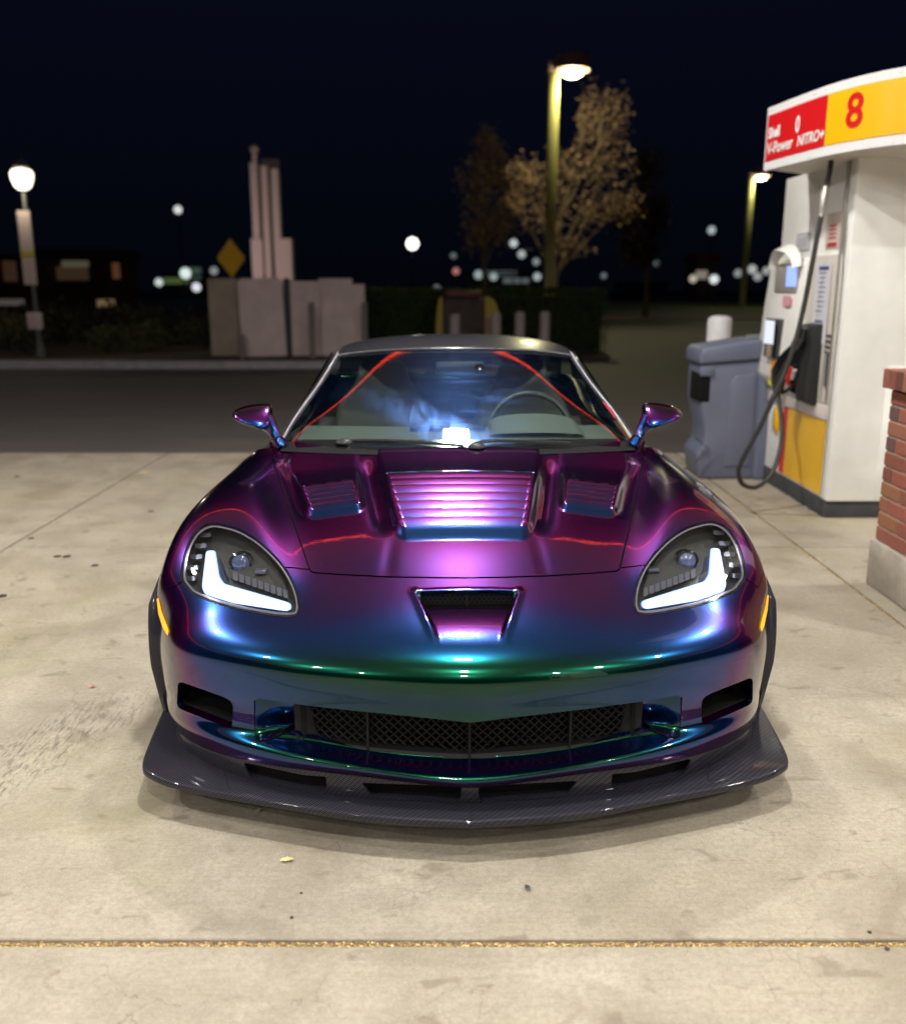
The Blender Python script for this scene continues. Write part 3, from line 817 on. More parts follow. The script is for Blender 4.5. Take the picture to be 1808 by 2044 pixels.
# mirrors
for s_ in (-1, 1):
    c = [(.742, 1.525, .935), (.750, 1.53, .962), (.775, 1.535, .966), (.81, 1.54, .968), (.845, 1.545, .969), (.873, 1.55, .968), (.890, 1.553, .966), (.897, 1.555, .965)]
    sect = [(.738, .002, .012), (.741, .030, .030), (.752, .042, .044), (.780, .050, .044), (.815, .052, .038), (.848, .048, .031), (.876, .036, .021), (.891, .020, .012), (.895, .002, .002)]
    V = []; n = 28
    for i, (x, ry, rz) in enumerate(sect):
        zc = .962 + .012 * math.sin((x - .742) / .15 * 1.5)
        for k in range(n):
            a = 2 * math.pi * k / n
            yy = math.cos(a) * ry; yy = yy if yy < 0 else yy * .75
            zz = rz * math.copysign(abs(math.sin(a)) ** .85, math.sin(a))
            V.append((x * s_, 1.545 + yy + 1.3 * zz, zc + zz))
    F = [(i * n + k, i * n + (k + 1) % n, (i + 1) * n + (k + 1) % n, (i + 1) * n + k) for i in range(len(sect) - 1) for k in range(n)]
    dm = cpart('door_mirror', V, F, M_PAINT2)
    md = dm.modifiers.new('sub', 'SUBSURF'); md.levels = 1; md.render_levels = 1
    mb = MB(); mb.tube(crv([(.700 * s_, 1.515, .850), (.722 * s_, 1.52, .885), (.738 * s_, 1.53, .915), (.765 * s_, 1.54, .950)], 6), [.026, .025, .024, .022, .021, .020, .019, .019, .019, .019, .020, .021, .022, .024, .026, .028, .030, .032, .034], 14, flat=1.15)
    mb.build('mirror_stalk', M_PAINT2, dm, smooth=True)
    mb = MB(); mb.lathe([(.029, 0), (.029, .004)], 18, Matrix.Translation((.722 * s_, 1.52, .884)) @ Matrix.Rotation(R(28 * s_), 4, 'Y')); mb.build('stalk_seam', M_BLACK, dm)
# wheels
M_RIM = simple('dark_alloy', (.05, .05, .055), .3, .9)
def wheel(x, y, s_):
    Mx = Matrix.Translation((x, y, .332)) @ Matrix.Diagonal((s_, 1, 1, 1))
    mb = MB(); mb.lathe([(.245, .11), (.30, .13), (.325, .125), (.332, .10), (.333, 0), (.332, -.10), (.325, -.125), (.30, -.13), (.245, -.11)], 48, Mx, axis='x'); mb.f = [f for f in mb.f if len(f) == 4]
    w_ = mb.build('wheel', M_RUBBER, car, smooth=True)
    mb = MB(); mb.lathe([(.246, .112), (.238, .10), (.235, -.10), (.246, -.112)], 48, Mx, axis='x'); mb.f = [f for f in mb.f if len(f) == 4]; mb.lathe([(.236, .02), (.236, .015)], 40, Mx, axis='x')
    for k in range(10):
        a = 2 * math.pi * k / 10
        mb.box(.07, .095, -.014, .014, .03, .24, Mx @ Matrix.Rotation(a, 4, 'X'))
    mb.lathe([(.045, .06), (.05, .10), (.03, .11), (.0001, .11)], 20, Mx, axis='x')
    mb.build('rim', M_RIM, w_)
for s_ in (-1, 1): wheel(.82 * s_, 1.0, s_); wheel(.80 * s_, 3.685, s_)
# wheel housings
for s_ in (-1, 1):
    mb = MB(); mb.lathe([(.350, .55), (.350, .90)], 40, Matrix.Translation((0, 1.0, .335)) @ Matrix.Diagonal((s_, 1, 1, 1)), axis='x')
    mb.f = [f for f in mb.f if len(f) == 4]
    mb.build('wheel_liner', M_MATTE, car)
# ---- interior
M_DASH = simple('dash_vinyl', (.075, .08, .075), .6)
M_SEAT = simple('seat_leather', (.15, .145, .125), .5)
mb = MB()
strip(lambda x: (x, 1.46 + .22 * x * x, .845), lambda x: (x, 1.88 + .1 * x * x, .872), -.66, .66, 24, mb)
strip(lambda x: (x, 1.88 + .1 * x * x, .872), lambda x: (x, 1.94 + .1 * x * x, .60), -.66, .66, 24, mb)
dash = mb.build('dashboard', M_DASH, car, smooth=True)
mb = MB(); 
V = []
for i in range(17):
    a = math.pi * i / 16
    V.append(((.33 - .19 * math.cos(a)), 1.89, .872 + .055 * math.sin(a) ** .6)); V.append((.33 - .20 * math.cos(a), 1.66, .866 + .012 * math.sin(a)))
mb.add(V, [(2 * i, 2 * i + 2, 2 * i + 3, 2 * i + 1) for i in range(16)]); mb.build('instrument_hood', M_DASH, dash, smooth=True)
mb = MB(); mb.box(-.20, .12, 1.78, 1.86, .874, .888); mb.build('dash_vent', M_BLACK, dash, bevel=.004)
mb = MB(); ctr = Vector((.34, 2.06, .815)); pts = [ctr + Vector((.19 * math.cos(a), .19 * math.sin(a) * .42, .19 * math.sin(a) * .91)) for a in [2 * math.pi * k / 36 for k in range(37)]]
mb.tube(pts, .015, 10, cap=False); mb.box(.17, .51, 2.045, 2.07, .80, .83); mb.box(.28, .40, 2.03, 2.07, .765, .865)
mb.build('steering_wheel', simple('wheel_leather', (.045, .045, .04), .3), car, smooth=True)
for s_ in (-1, 1):
    mb = MB(); mb.prism([(-.24, 0), (.24, 0), (.27, .3), (.24, .5), (.14, .62), (.12, .74), (-.12, .74), (-.14, .62), (-.24, .5), (-.27, .3)], -.06, .08, Matrix.Translation((.37 * s_, 2.72, .36)) @ Matrix.Rotation(R(76), 4, 'X'))
    mb.build('seat', M_SEAT, car, bevel=.04, seg=3)
mb = MB(); mb.box(-.09, .13, 2.08, 2.11, 1.075, 1.135); mb.build('rear_view_mirror', M_BLACK, car, bevel=.012)
mb = MB(); mb.lathe([(.028, 0), (.028, .008), (.0001, .009)], 24, Matrix.Translation((.105, 1.98, 1.108)) @ Matrix.Rotation(R(62), 4, 'X')); pk = mb.build('sensor_puck', M_MATTE, car)
mb = MB(); mb.lathe([(.0045, .009), (.004, .011), (.0001, .011)], 12, Matrix.Translation((.105, 1.98, 1.108)) @ Matrix.Rotation(R(62), 4, 'X')); mb.build('puck_dot', simple('white_dot', (.8, .8, .8), .4), pk)
# parking sticker on the glass edge, driver's side
V, F = wsurf(1.05, 1.75, 6, 3.50, 3.68, 4); stk = cpart('red_sticker', V + np.array([0, -.002, .002]), F, simple('sticker_red', (.55, .02, .05), .4), ws)
V, F = wsurf(.15, 1.0, 6, 3.64, 3.72, 3); cpart('yellow_strip', V + np.array([0, -.002, .002]), F, simple('sticker_yellow', (.6, .5, .05), .4), ws)
# ================================================================== GROUND
def struct(name, mb, mat, **kw): return tag(mb.build(name, mat, **kw), kind='structure')
def concrete_mat():
    t = NT('worn_concrete')
    v = t.obj((1, 1, 1))
    big = t.noise(.55, 5, .6, v); mid = t.noise(3.2, 8, .68, v); fine = t.noise(60, 6, .75, v); fine2 = t.noise(230, 3, .7, v)
    c = t.mix(t.ramp(mid, [(.36, (0, 0, 0)), (.66, (1, 1, 1))]), (.262, .235, .190), (.430, .392, .328))
    c = t.mix(t.ramp(big, [(.38, (0, 0, 0)), (.66, (.6, .6, .6))]), c, (.36, .315, .225))
    c = t.mix(t.ramp(fine, [(.38, (.55, .55, .55)), (.60, (0, 0, 0))]), c, (.22, .185, .14))
    c = t.mix(t.ramp(fine2, [(.52, (0, 0, 0)), (.74, (.6, .6, .6))]), c, (.60, .54, .44))
    # trowel streaks running across
    st = t.noise(9, 5, .8, t.obj((.35, 22, 1)))
    c = t.mix(t.ramp(st, [(.50, (0, 0, 0)), (.72, (.5, .5, .5))]), c, (.22, .185, .14))
    # oil / water stains
    s1 = t.noise(1.7, 4, .55, t.obj((1, 1, 1), loc=(3.1, 7.7, 0)), .6)
    c = t.mix(t.ramp(s1, [(.53, (0, 0, 0)), (.72, (.62, .62, .62))]), c, (.17, .14, .10))
    s2 = t.noise(7.5, 3, .5, t.obj((1, 1.6, 1), loc=(9.1, 2.7, 0)), .8)
    c = t.mix(t.ramp(s2, [(.62, (0, 0, 0)), (.70, (.55, .55, .55))]), c, (.17, .135, .10))
    s3 = t.noise(1.1, 3, .5, t.obj((1, 1, 1), loc=(-4, 3, 0)))
    c = t.mix(t.ramp(s3, [(.58, (0, 0, 0)), (.72, (.30, .30, .30))]), c, (.30, .29, .10))
    # tyre scuffs beside the left front wheel
    sp = t.n('ShaderNodeSeparateXYZ'); t.l(v, sp.inputs[0])
    dd = t.math('ABSOLUTE', t.math('SUBTRACT', t.math('ADD', sp.outputs[0], t.math('MULTIPLY', sp.outputs[1], -.42)), -2.52))
    ym = t.math('ABSOLUTE', t.math('SUBTRACT', sp.outputs[1], 2.75))
    sc_ = t.noise(14, 4, .7, t.obj((5, 1, 1), (0, 0, R(24))))
    mk = t.math('MULTIPLY', t.math('MULTIPLY', t.ramp(dd, [(.10, (1, 1, 1)), (.22, (0, 0, 0))]), t.ramp(ym, [(.25, (1, 1, 1)), (.6, (0, 0, 0))])), t.ramp(sc_, [(.48, (0, 0, 0)), (.66, (.8, .8, .8))]))
    c = t.mix(mk, c, (.09, .08, .07))
    # drips
    dr = t.n('ShaderNodeTexVoronoi', feature='F1'); dr.inputs['Scale'].default_value = 4.2; dr.inputs['Randomness'].default_value = 1
    wq = t.n('ShaderNodeVectorMath', operation='ADD'); n0 = t.n('ShaderNodeTexNoise'); n0.inputs['Scale'].default_value = 14; t.l(v, n0.inputs['Vector']); s0 = t.n('ShaderNodeVectorMath', operation='SCALE'); s0.inputs['Scale'].default_value = .07; t.l(n0.outputs['Color'], s0.inputs[0]); t.l(v, wq.inputs[0]); t.l(s0.outputs[0], wq.inputs[1]); t.l(wq.outputs[0], dr.inputs['Vector'])
    c = t.mix(t.math('MULTIPLY', t.ramp(dr.outputs['Distance'], [(.06, (1, 1, 1)), (.13, (0, 0, 0))]), t.ramp(t.noise(1.4, 2, .5, v), [(.48, (0, 0, 0)), (.6, (.5, .5, .5))])), c, (.15, .125, .095))
    # hairline cracks
    wv = t.n('ShaderNodeVectorMath', operation='ADD'); nz = t.n('ShaderNodeTexNoise'); nz.inputs['Scale'].default_value = 9; nz.inputs['Detail'].default_value = 4
    t.l(v, nz.inputs['Vector']); sc = t.n('ShaderNodeVectorMath', operation='SCALE'); sc.inputs['Scale'].default_value = .16; t.l(nz.outputs['Color'], sc.inputs[0])
    t.l(v, wv.inputs[0]); t.l(sc.outputs[0], wv.inputs[1])
    vo = t.n('ShaderNodeTexVoronoi', feature='DISTANCE_TO_EDGE'); vo.inputs['Scale'].default_value = 5.5; t.l(wv.outputs[0], vo.inputs['Vector'])
    cr = t.math('MULTIPLY', t.ramp(vo.outputs[0], [(0, (1, 1, 1)), (.010, (0, 0, 0))]), t.ramp(t.noise(2.3, 3, .6, v), [(.50, (0, 0, 0)), (.62, (.55, .55, .55))]))
    c = t.mix(cr, c, (.10, .08, .06))
    h = t.math('ADD', t.math('MULTIPLY', fine, .7), t.math('SUBTRACT', t.math('MULTIPLY', fine2, .35), t.math('MULTIPLY', cr, .5)))
    t.bsdf(Base_Color=c, Roughness=t.ramp(mid, [(.3, (.55, .55, .55)), (.7, (.8, .8, .8))]), Normal=t.bump(h, .55, .005), Specular_IOR_Level=.35)
    return t.m
M_CONC = concrete_mat()
def asphalt_mat():
    t = NT('asphalt'); v = t.obj()
    c = t.mix(t.noise(1.1, 6, .6, t.obj((1, 2.5, 1))), (.048, .043, .043), (.115, .100, .095))
    c = t.mix(t.ramp(t.noise(160, 3, .7, v), [(.5, (0, 0, 0)), (.75, (.5, .5, .5))]), c, (.12, .11, .10))
    t.bsdf(Base_Color=c, Roughness=.75, Normal=t.bump(t.noise(140, 3, .7, v), .5, .006)); return t.m
M_ASPH = asphalt_mat()
mb = MB(); mb.quad((-220, -60, -.30), (220, -60, -.30), (220, 300, -.30), (-220, 300, -.30)); struct('terrain', mb, simple('dark_soil', (.020, .016, .012), .95, noise=.4, nscale=1))
# concrete slabs with open joints
XJ = (-7.2, -2.57, 2.0, 6.6, 11.2); YJ = (-8.0, -4.8, -1.48, 1.85, 5.18, 8.30)
xs = (-12.,) + XJ + (16.,)
gx = .009; mb = MB()
for i in range(len(xs) - 1):
    for j in range(len(YJ) - 1):
        gyf = .0085
        mb.box(xs[i] + gx, xs[i + 1] - gx, YJ[j] + (.012 if abs(YJ[j] - 1.85) < .01 else .007), YJ[j + 1] - (.012 if abs(YJ[j + 1] - 1.85) < .01 else .007), -.15, 0)
struct('concrete_forecourt', mb, M_CONC, bevel=.003, seg=1)
mb = MB(); mb.quad((-12, -8, -.012), (16, -8, -.012), (16, 8.3, -.012), (-12, 8.3, -.012)); struct('joint_filler', mb, simple('joint_filler', (.20, .145, .075), .8, noise=.5, nscale=120))
# golden grit lying in the near joint
mb = MB(); mats = []
for k in range(8000):
    x = random.uniform(-2.3, 2.6); y = 1.85 + random.uniform(-.0115, .0065); z = -.010 + random.random() * .006
    r = random.uniform(.0012, .0034); a = random.random() * 6.28; e = random.uniform(1, 2.4)
    dx, dy = math.cos(a) * r * e, math.sin(a) * r * .9
    px, py = -math.sin(a) * r * .6, math.cos(a) * r * .6; h = random.uniform(-.0015, .0015)
    mb.add([(x - dx, y - dy, z), (x + px, y + py, z + h), (x + dx, y + dy, z), (x - px, y - py, z + .0012)], [(0, 1, 2, 3)])
tg = NT('gold_grit'); oi = tg.n('ShaderNodeTexNoise'); oi.inputs['Scale'].default_value = 260
tg.l(tg.obj(), oi.inputs['Vector'])
tg.bsdf(Base_Color=tg.ramp(oi.outputs['Fac'], [(.36, (.14, .07, .02)), (.5, (.55, .34, .08)), (.66, (.85, .70, .38))]), Roughness=.4, Metallic=.25)
tag(mb.build('joint_grit', tg.m, autosmooth=10), kind='stuff')
mb = MB()
for k in range(900):
    y = random.uniform(3.0, 6.6); x = 2.0 + random.uniform(-.005, .005); r = random.uniform(.002, .005)
    mb.add([(x - r, y - r, -.008), (x + r, y - r * .5, -.006), (x + r, y + r, -.007), (x - r * .4, y + r, -.005)], [(0, 1, 2, 3)])
tag(mb.build('joint_grit', tg.m, autosmooth=10), kind='stuff')
# street asphalt
mb = MB(); mb.quad((-60, 8.31, -.006), (60, 8.31, -.006), (60, 95, -.006), (-60, 95, -.006)); struct('asphalt_lot', mb, M_ASPH)
M_KERB = simple('kerb_concrete', (.30, .29, .31), .8, noise=.25, nscale=5)
mb = MB(); mb.box(-60, -1.2, 17.0, 17.35, -.1, .13); struct('kerb', mb, M_KERB, bevel=.02)
mb = MB(); mb.box(3.0, 60, 41, 43.5, -.1, .12); struct('far_pavement', mb, simple('far_pavement', (.30, .22, .18), .8), bevel=.02)
def soil(): return simple('planter_soil', (.055, .038, .026), .95, noise=.5, nscale=6)
mb = MB(); mb.box(-60, -1.2, 17.36, 42, -.2, .10); struct('planting_bed', mb, soil())
mb = MB(); mb.box(-1.0, 3.2, 19.2, 26, -.2, .08); struct('planting_bed', mb, soil())
mb = MB(); mb.box(3.0, 70, 43.6, 90, -.2, .10); struct('grass_verge', mb, simple('grass_dark', (.05, .06, .015), .95, noise=.6, nscale=.5))
# paint marks / gum on the slab
M_GUM = simple('gum_black', (.03, .028, .03), .8)
def G(u, v):
    D = CAMH / math.tan(R(PITCH) + math.atan((v - CY) / FPX)); return at(u, v, D)
GL = ['near pair of black gum spots, left spot, left of the car', 'near pair of black gum spots, right spot, left of the car', 'lone black gum spot nearest the left headlight', 'black gum spot at the left picture edge', 'gum spot on the joint crossing, left of the car', 'gum spot far back left beside the front fender', 'gum spot near the asphalt edge at far left', 'tiny dark fleck in front of the car, nearer one', 'tiny dark fleck in front of the car, farther one', 'dark fleck by the joint at lower right, left of two', 'dark fleck by the joint at lower right, right of two', 'gum spot right of the car near the slab joint', 'gum spot far right of the right headlight']
for k, (u, v, r) in enumerate([(114, 1111, .022), (134, 1111, .024), (190, 1129, .022), (5, 1190, .024), (62, 1075, .019), (301, 1021, .018), (34, 951, .02), (582, 1833, .0045), (601, 1784, .0035), (1770, 1896, .006), (1735, 1862, .005), (1362, 1165, .02), (1405, 1123, .02)]):
    p = G(u, v); mb = MB(); poly = [(p.x + r * random.uniform(.75, 1.1) * math.cos(a), p.y + r * random.uniform(.75, 1.1) * math.sin(a)) for a in [2 * math.pi * j / 14 for j in range(14)]]
    mb.prism(poly, 0.0005, .0025); o = mb.build('gum_spot', M_GUM)
    tag(o, GL[k], 'gum spot', 'gum spots trodden into the concrete')
def leaf_obj(u, v, s, rot, label, col):
    p = G(u, v); mb = MB(); n = 9; V = []
    out = [(-1, 0), (-.6, .35), (-.2, .3), (0, .62), (.25, .30), (.7, .4), (1.0, .05), (.6, -.3), (.1, -.22), (-.1, -.5), (-.5, -.3)]
    V = [(x * s, y * s, .004 + .25 * s * abs(math.sin(x * 3 + y * 2))) for x, y in out]
    M = Matrix.Translation((p.x, p.y, 0.001)) @ Matrix.Rotation(rot, 4, 'Z'); V = [tuple(M @ Vector(q)) for q in V] + [tuple(M @ Vector((0, 0, .012)))]
    mb.add(V, [(k, (k + 1) % 11, 11) for k in range(11)])
    o = mb.build('dry_leaf', simple('leaf_' + label[:6], col, .6), autosmooth=10); tag(o, label, 'leaf', 'dry leaves on the concrete'); return o
leaf_obj(573, 1721, .019, .2, 'crumpled pale yellow leaf lying in front of the car', (.75, .62, .30))
leaf_obj(517, 1622, .016, .9, 'brown leaf half in shade under the left of the splitter', (.30, .24, .19))
leaf_obj(1053, 1776, .013, 2.0, 'dark torn scrap of leaf on the slab before the car', (.05, .05, .06))
leaf_obj(289, 946, .035, .4, 'yellow leaf on the slab left of the car', (.7, .5, .2))
leaf_obj(184, 1565 - 192, .016, .4, 'small tan leaf on the slab beside the left wheel arch', (.5, .25, .15))

# ================================================================== CANOPY
CZ = 4.55; CY1 = 7.6
M_CEIL = simple('canopy_ceiling', (.46, .45, .42), .55)
mb = MB(); 
def canopy():
    c = thing('station_canopy', 'white flat canopy roof over the fuel pumps with red edge strip', 'canopy', (0, 0, CZ))
    mb = MB()
    for k in range(48):
        x = -10 + k * .4167
        mb.box(x + .002, x + .4147, -9, CY1 - .12, 0, .02)
    mb.build('ceiling', M_CEIL, c)
    mb = MB(); mb.box(-10.05, 10.05, -9.05, CY1 - .05, .021, .8); mb.build('fascia', simple('fascia_white', (.7, .7, .7), .4), c)
    mb = MB(); mb.box(-10.12, 10.12, CY1 - .07, CY1 - .045, -.010, .012); mb.box(-10.12, -10.06, -9, CY1 - .12, -.02, .018); mb.box(10.06, 10.12, -9, CY1 - .12, -.02, .018)
    mb.build('red_edge_light', emis('red_neon', (1.0, .045, .006), 6.5), c)
    return c
canopy()
LP = 150.0
LIGHTS = [(.05, y) for y in (-4.4, -1.1, 2.2, 5.7)] + [(x, y) for y in (-5.4, -2.05, 1.3, 4.7) for x in (-4.7, 4.7)]
fix = None
for (x, y) in LIGHTS:
    f = thing('canopy_light', 'square lamp in the canopy ceiling, %s row, %s column' % ({-4.4: 'rearmost', -1.1: 'third', 2.2: 'second', 5.7: 'front', -5.4: 'rearmost', -2.05: 'third', 1.3: 'second', 4.7: 'front'}[y], {-4.7: 'left', .05: 'middle', 4.7: 'right'}[x]), 'ceiling light', (x, y, CZ), 0, 'lamps in the canopy ceiling')
    mb = MB(); mb.box(-.27, .27, -.27, -.235, -.05, -.001); mb.box(-.27, .27, .235, .27, -.05, -.001); mb.box(-.27, -.235, -.235, .235, -.05, -.001); mb.box(.235, .27, -.235, .235, -.05, -.001)
    mb.box(-.234, .234, -.234, .234, -.02, -.001)
    mb.build('housing', simple('lamp_white', (.7, .7, .7), .4), f)
    ld = bpy.data.lights.new('canopy_lamp', 'AREA'); ld.shape = 'RECTANGLE'; ld.size = .30; ld.size_y = .16
    ld.energy = LP; ld.color = (1.0, .965, .90)
    lo = bpy.data.objects.new('lamp', ld); COL.objects.link(lo); lo.parent = f; lo.location = (0, 0, -.035)
# canopy column standing on the brick pier
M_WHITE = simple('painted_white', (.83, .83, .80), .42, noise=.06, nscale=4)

# ================================================================== BRICK PIER
def brick_mat():
    t = NT('brick_face'); oi = t.n('ShaderNodeTexNoise'); oi.inputs['Scale'].default_value = 7; t.l(t.obj(), oi.inputs['Vector'])
    geo = t.n('ShaderNodeNewGeometry')
    c = t.ramp(geo.outputs['Random Per Island'], [(.0, (.15, .05, .04)), (.12, (.30, .085, .055)), (.45, (.36, .10, .07)), (.62, (.33, .14, .06)), (.80, (.38, .13, .09)), (.94, (.30, .09, .06)), (1, (.10, .07, .075))])
    c = t.mix(t.noise(40, 5, .7, t.obj()), c, t.mix(.5, c, (.08, .05, .04)))
    t.bsdf(Base_Color=c, Roughness=.8, Normal=t.bump(t.noise(60, 5, .7, t.obj()), .5, .006)); return t.m
M_BRICK = brick_mat(); M_MORTAR = simple('mortar', (.34, .28, .22), .9, noise=.2, nscale=40)
PX, PY0, PY1 = 2.112, 3.55, 4.50
pier = thing('brick_pier', 'low red brick pier with brick cap on a grey concrete footing at right edge', 'brick pillar', (PX, PY1, 0))
def L3(x0, x1, y0, y1): return x0 - PX, x1 - PX, y0 - PY1, y1 - PY1
mb = MB(); a = L3(PX - .018, PX + .83, PY0 - .03, PY1 + .02); mb.box(*a, 0, .235); mb.build('footing', simple('footing_concrete', (.36, .32, .27), .85, noise=.2, nscale=9), pier, bevel=.012)
mb = MB(); a = L3(PX + .006, PX + .79, PY0 + .006, PY1 - .006); mb.box(*a, .236, .99); mb.build('mortar_core', M_MORTAR, pier)
mb = MB(); bh = .0665; bl = .205; jt = .010
nrow = 10; ch = (.985 - .236) / nrow
for r_ in range(nrow):
    z0 = .236 + r_ * ch + jt / 2; z1 = z0 + ch - jt
    off = 0 if r_ % 2 else bl / 2
    y = PY1 + off
    while y > PY0:
        y1_ = min(y, PY1); y0_ = max(y - bl + jt, PY0)
        if y1_ - y0_ > .02: mb.box(-.0, .05, y0_ - PY1, y1_ - PY1, z0, z1)
        y -= bl
    for (yy0, yy1) in ((PY1 - .045, PY1 + .0), ):
        x = PX - (bl / 2 if r_ % 2 == 0 else 0) + .055
        while x < PX + .8:
            x0_ = max(x, PX + .055); x1_ = min(x + bl - jt, PX + .8)
            if x1_ - x0_ > .02: mb.box(x0_ - PX, x1_ - PX, -.045, 0.0, z0, z1); mb.box(x0_ - PX, x1_ - PX, PY0 - PY1, PY0 - PY1 + .05, z0, z1)
            x += bl
mb.build('brick_course', M_BRICK, pier, bevel=.004, seg=1)
mb = MB(); y = PY1 + .03
while y > PY0 - .03:
    mb.box(-.035, .30, y - .058 - PY1, y - PY1, .990, 1.082); mb.box(.31, .83, y - .058 - PY1, y - PY1, .990, 1.082); y -= .068
mb.build('brick_cap', M_BRICK, pier, bevel=.005, seg=1)
mb = MB(); a = L3(PX - .028, PX + .82, PY0 - .02, PY1 + .024); mb.box(*a, .992, 1.074); mb.build('cap_mortar', M_MORTAR, pier)
mb = MB(); mb.prism([(-.14, -.14), (.14, -.14), (.14, .14), (-.14, .14)], 1.084, CZ - .01, Matrix.Translation((PX + .62, 4.0, 0)))
tag(mb.build('canopy_column', M_WHITE, bevel=.02), 'white square steel column rising from the brick pier to the canopy', 'column')

# ================================================================== FUEL DISPENSER
M_YEL = simple('sign_yellow', (.82, .46, .004), .35, coat=.6); M_RED = simple('sign_red', (.62, .008, .012), .35, coat=.6)
M_DGREY = simple('plinth_grey', (.045, .047, .055), .6, noise=.2, nscale=10)
M_PANEL = simple('dispenser_panel', (.62, .56, .53), .45, noise=.05)
def text_mesh(s, size=1.0, extrude=0, bold=0.0, shear=0):
    cu = bpy.data.curves.new('txt', 'FONT'); cu.body = s; cu.size = size; cu.offset = bold; cu.shear = shear; cu.resolution_u = 6
    o = bpy.data.objects.new('txt', cu); COL.objects.link(o)
    dg = bpy.context.evaluated_depsgraph_get(); me = bpy.data.meshes.new_from_object(o.evaluated_get(dg))
    V = [tuple(v.co) for v in me.vertices]; F = [tuple(p.vertices) for p in me.polygons]
    bpy.data.objects.remove(o); bpy.data.curves.remove(cu); bpy.data.meshes.remove(me)
    return V, F
def dispenser(name, label, loc, rz, number, detail=True):
    d = thing(name, label, 'fuel pump', loc, rz)
    W, L = .78, 1.30
    mb = MB(); mb.box(.0, W, .02, L, 0, .115); mb.build('plinth', M_DGREY, d, bevel=.006)
    mb = MB(); mb.box(-.004, W + .01, -.014, .105, .116, 2.30); 
    e = mb.build('end_panel', M_WHITE, d, bevel=.012)
    mb = MB(); mb.box(.30, W - .02, -.020, -.0145, .14, .98); mb.build('lower_skin', M_WHITE, e, bevel=.002)
    mb = MB(); mb.box(.006, W, .106, L, .116, .74); mb.build('lower_cabinet', M_WHITE, d, bevel=.006)
    mb = MB(); mb.box(-.003, .004, .115, .80, .135, .615); mb.build('yellow_panel', M_YEL, d)
    mb = MB(); mb.box(-.0035, .004, .802, .90, .135, .615); mb.build('red_stripe', M_RED, d)
    mb = MB(); mb.box(-.012, .006, .106, L, .625, .72); mb.build('service_panel', M_PANEL, d, bevel=.003)
    mb = MB(); mb.lathe([(.0001, 0), (.05, .001), (.055, .02), (.05, .03)], 20, Matrix.Translation((-.02, 1.02, .50)) @ Matrix.Rotation(R(90), 4, 'Y') @ Matrix.Diagonal((1.9, 1, 1, 1))); mb.build('yellow_button', M_YEL, d, smooth=True)
    # middle cabinet, standing proud of the column
    mb = MB(); mb.prism([(-.02, .74), (-.075, .80), (-.09, .84), (-.06, 1.30), (-.03, 1.62), (.02, 1.66), (.05, 1.66), (.05, .74)], .62, L + .04,
                        Matrix(((1, 0, 0, 0), (0, 0, 1, 0), (0, 1, 0, 0), (0, 0, 0, 1)))); mb.build('card_cabinet', M_WHITE, d, bevel=.012)
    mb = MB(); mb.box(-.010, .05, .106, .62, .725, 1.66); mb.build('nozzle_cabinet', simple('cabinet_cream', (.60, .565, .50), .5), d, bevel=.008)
    mb = MB(); mb.box(.02, W, .106, L, .745, 2.22); mb.build('upper_column', M_WHITE, d, bevel=.01)
    mb = MB(); mb.box(-.018, .022, .108, .125, .74, 2.2); mb.box(-.014, .022, .21, .222, .74, 1.60); mb.build('corner_trim', simple('trim_metal', (.40, .38, .36), .3, .6), d, bevel=.002)
    # hooded price screen
    mb = MB(); V = []
    for k in range(13):
        a = math.pi * k / 12; V += [(-.05, .92 - .26 * math.cos(a), 1.60 + .15 * math.sin(a)), (-.155 + .05 * abs(math.cos(a)), .92 - .24 * math.cos(a), 1.585 + .125 * math.sin(a)), (-.05, .92 - .22 * math.cos(a), 1.585 + .11 * math.sin(a))]
    mb.add(V, [(3 * k + j, 3 * k + 3 + j, 3 * k + 4 + j, 3 * k + 1 + j) for k in range(12) for j in (0, 1)]); mb.build('screen_hood', M_WHITE, d, smooth=True)
    mb = MB(); mb.box(-.062, -.03, .70, 1.14, 1.42, 1.62); mb.build('screen_bezel', simple('bezel_grey', (.34, .31, .28), .5), d, bevel=.01)
    mb = MB(); mb.box(-.068, -.060, .70, .88, 1.46, 1.60); mb.build('price_screen', emis('screen_blue', (.06, .25, 1.0), 1.1), d)
    M_PAPER = simple('paper_label', (.66, .66, .72), .5)
    mb = MB(); mb.box(-.016, -.0105, .235, .47, 1.10, 1.62); lb = mb.build('instruction_label', M_PAPER, d)
    if detail:
        mb = MB()
        mb.box(-.0175, -.016, .26, .42, 1.565, 1.59)
        for k in range(9): mb.box(-.0172, -.0161, .29 + .01 * (k % 3), .42 - .02 * (k % 2), 1.545 - .03 * k, 1.551 - .03 * k)
        for k in range(3): mb.box(-.0172, -.0161, .29, .42, 1.235 - .03 * k, 1.248 - .03 * k)
        mb.build('label_print', simple('print_blue', (.07, .08, .22), .5), lb)
        mb = MB(); mb.box(-.018, -.0105, .30, .45, 1.065, 1.10); mb.build('yellow_tag', M_YEL, lb)
        mb = MB()
        for k in range(4): mb.box(-.021, -.0105, .128, .20, 1.155 - .035 * k, 1.164 - .035 * k)
        mb.build('vent_slot', M_BLACK, d)
        mb = MB(); mb.box(-.022, -.0105, .118, .165, .84, 1.06); mb.build('grade_strip', simple('strip_grey', (.10, .10, .11), .5), d)
        mb = MB(); mb.box(.016, .021, .72, .98, 1.70, 1.82); nt = mb.build('notice', simple('notice_frame', (.30, .29, .28), .5), d); mb = MB(); mb.box(.013, .017, .735, .965, 1.712, 1.808); mb.build('notice_paper', M_PAPER, nt)
        mb = MB(); 
        for k in range(6): mb.box(.011, .0135, .76, .95, 1.725 + .013 * k, 1.729 + .013 * k)
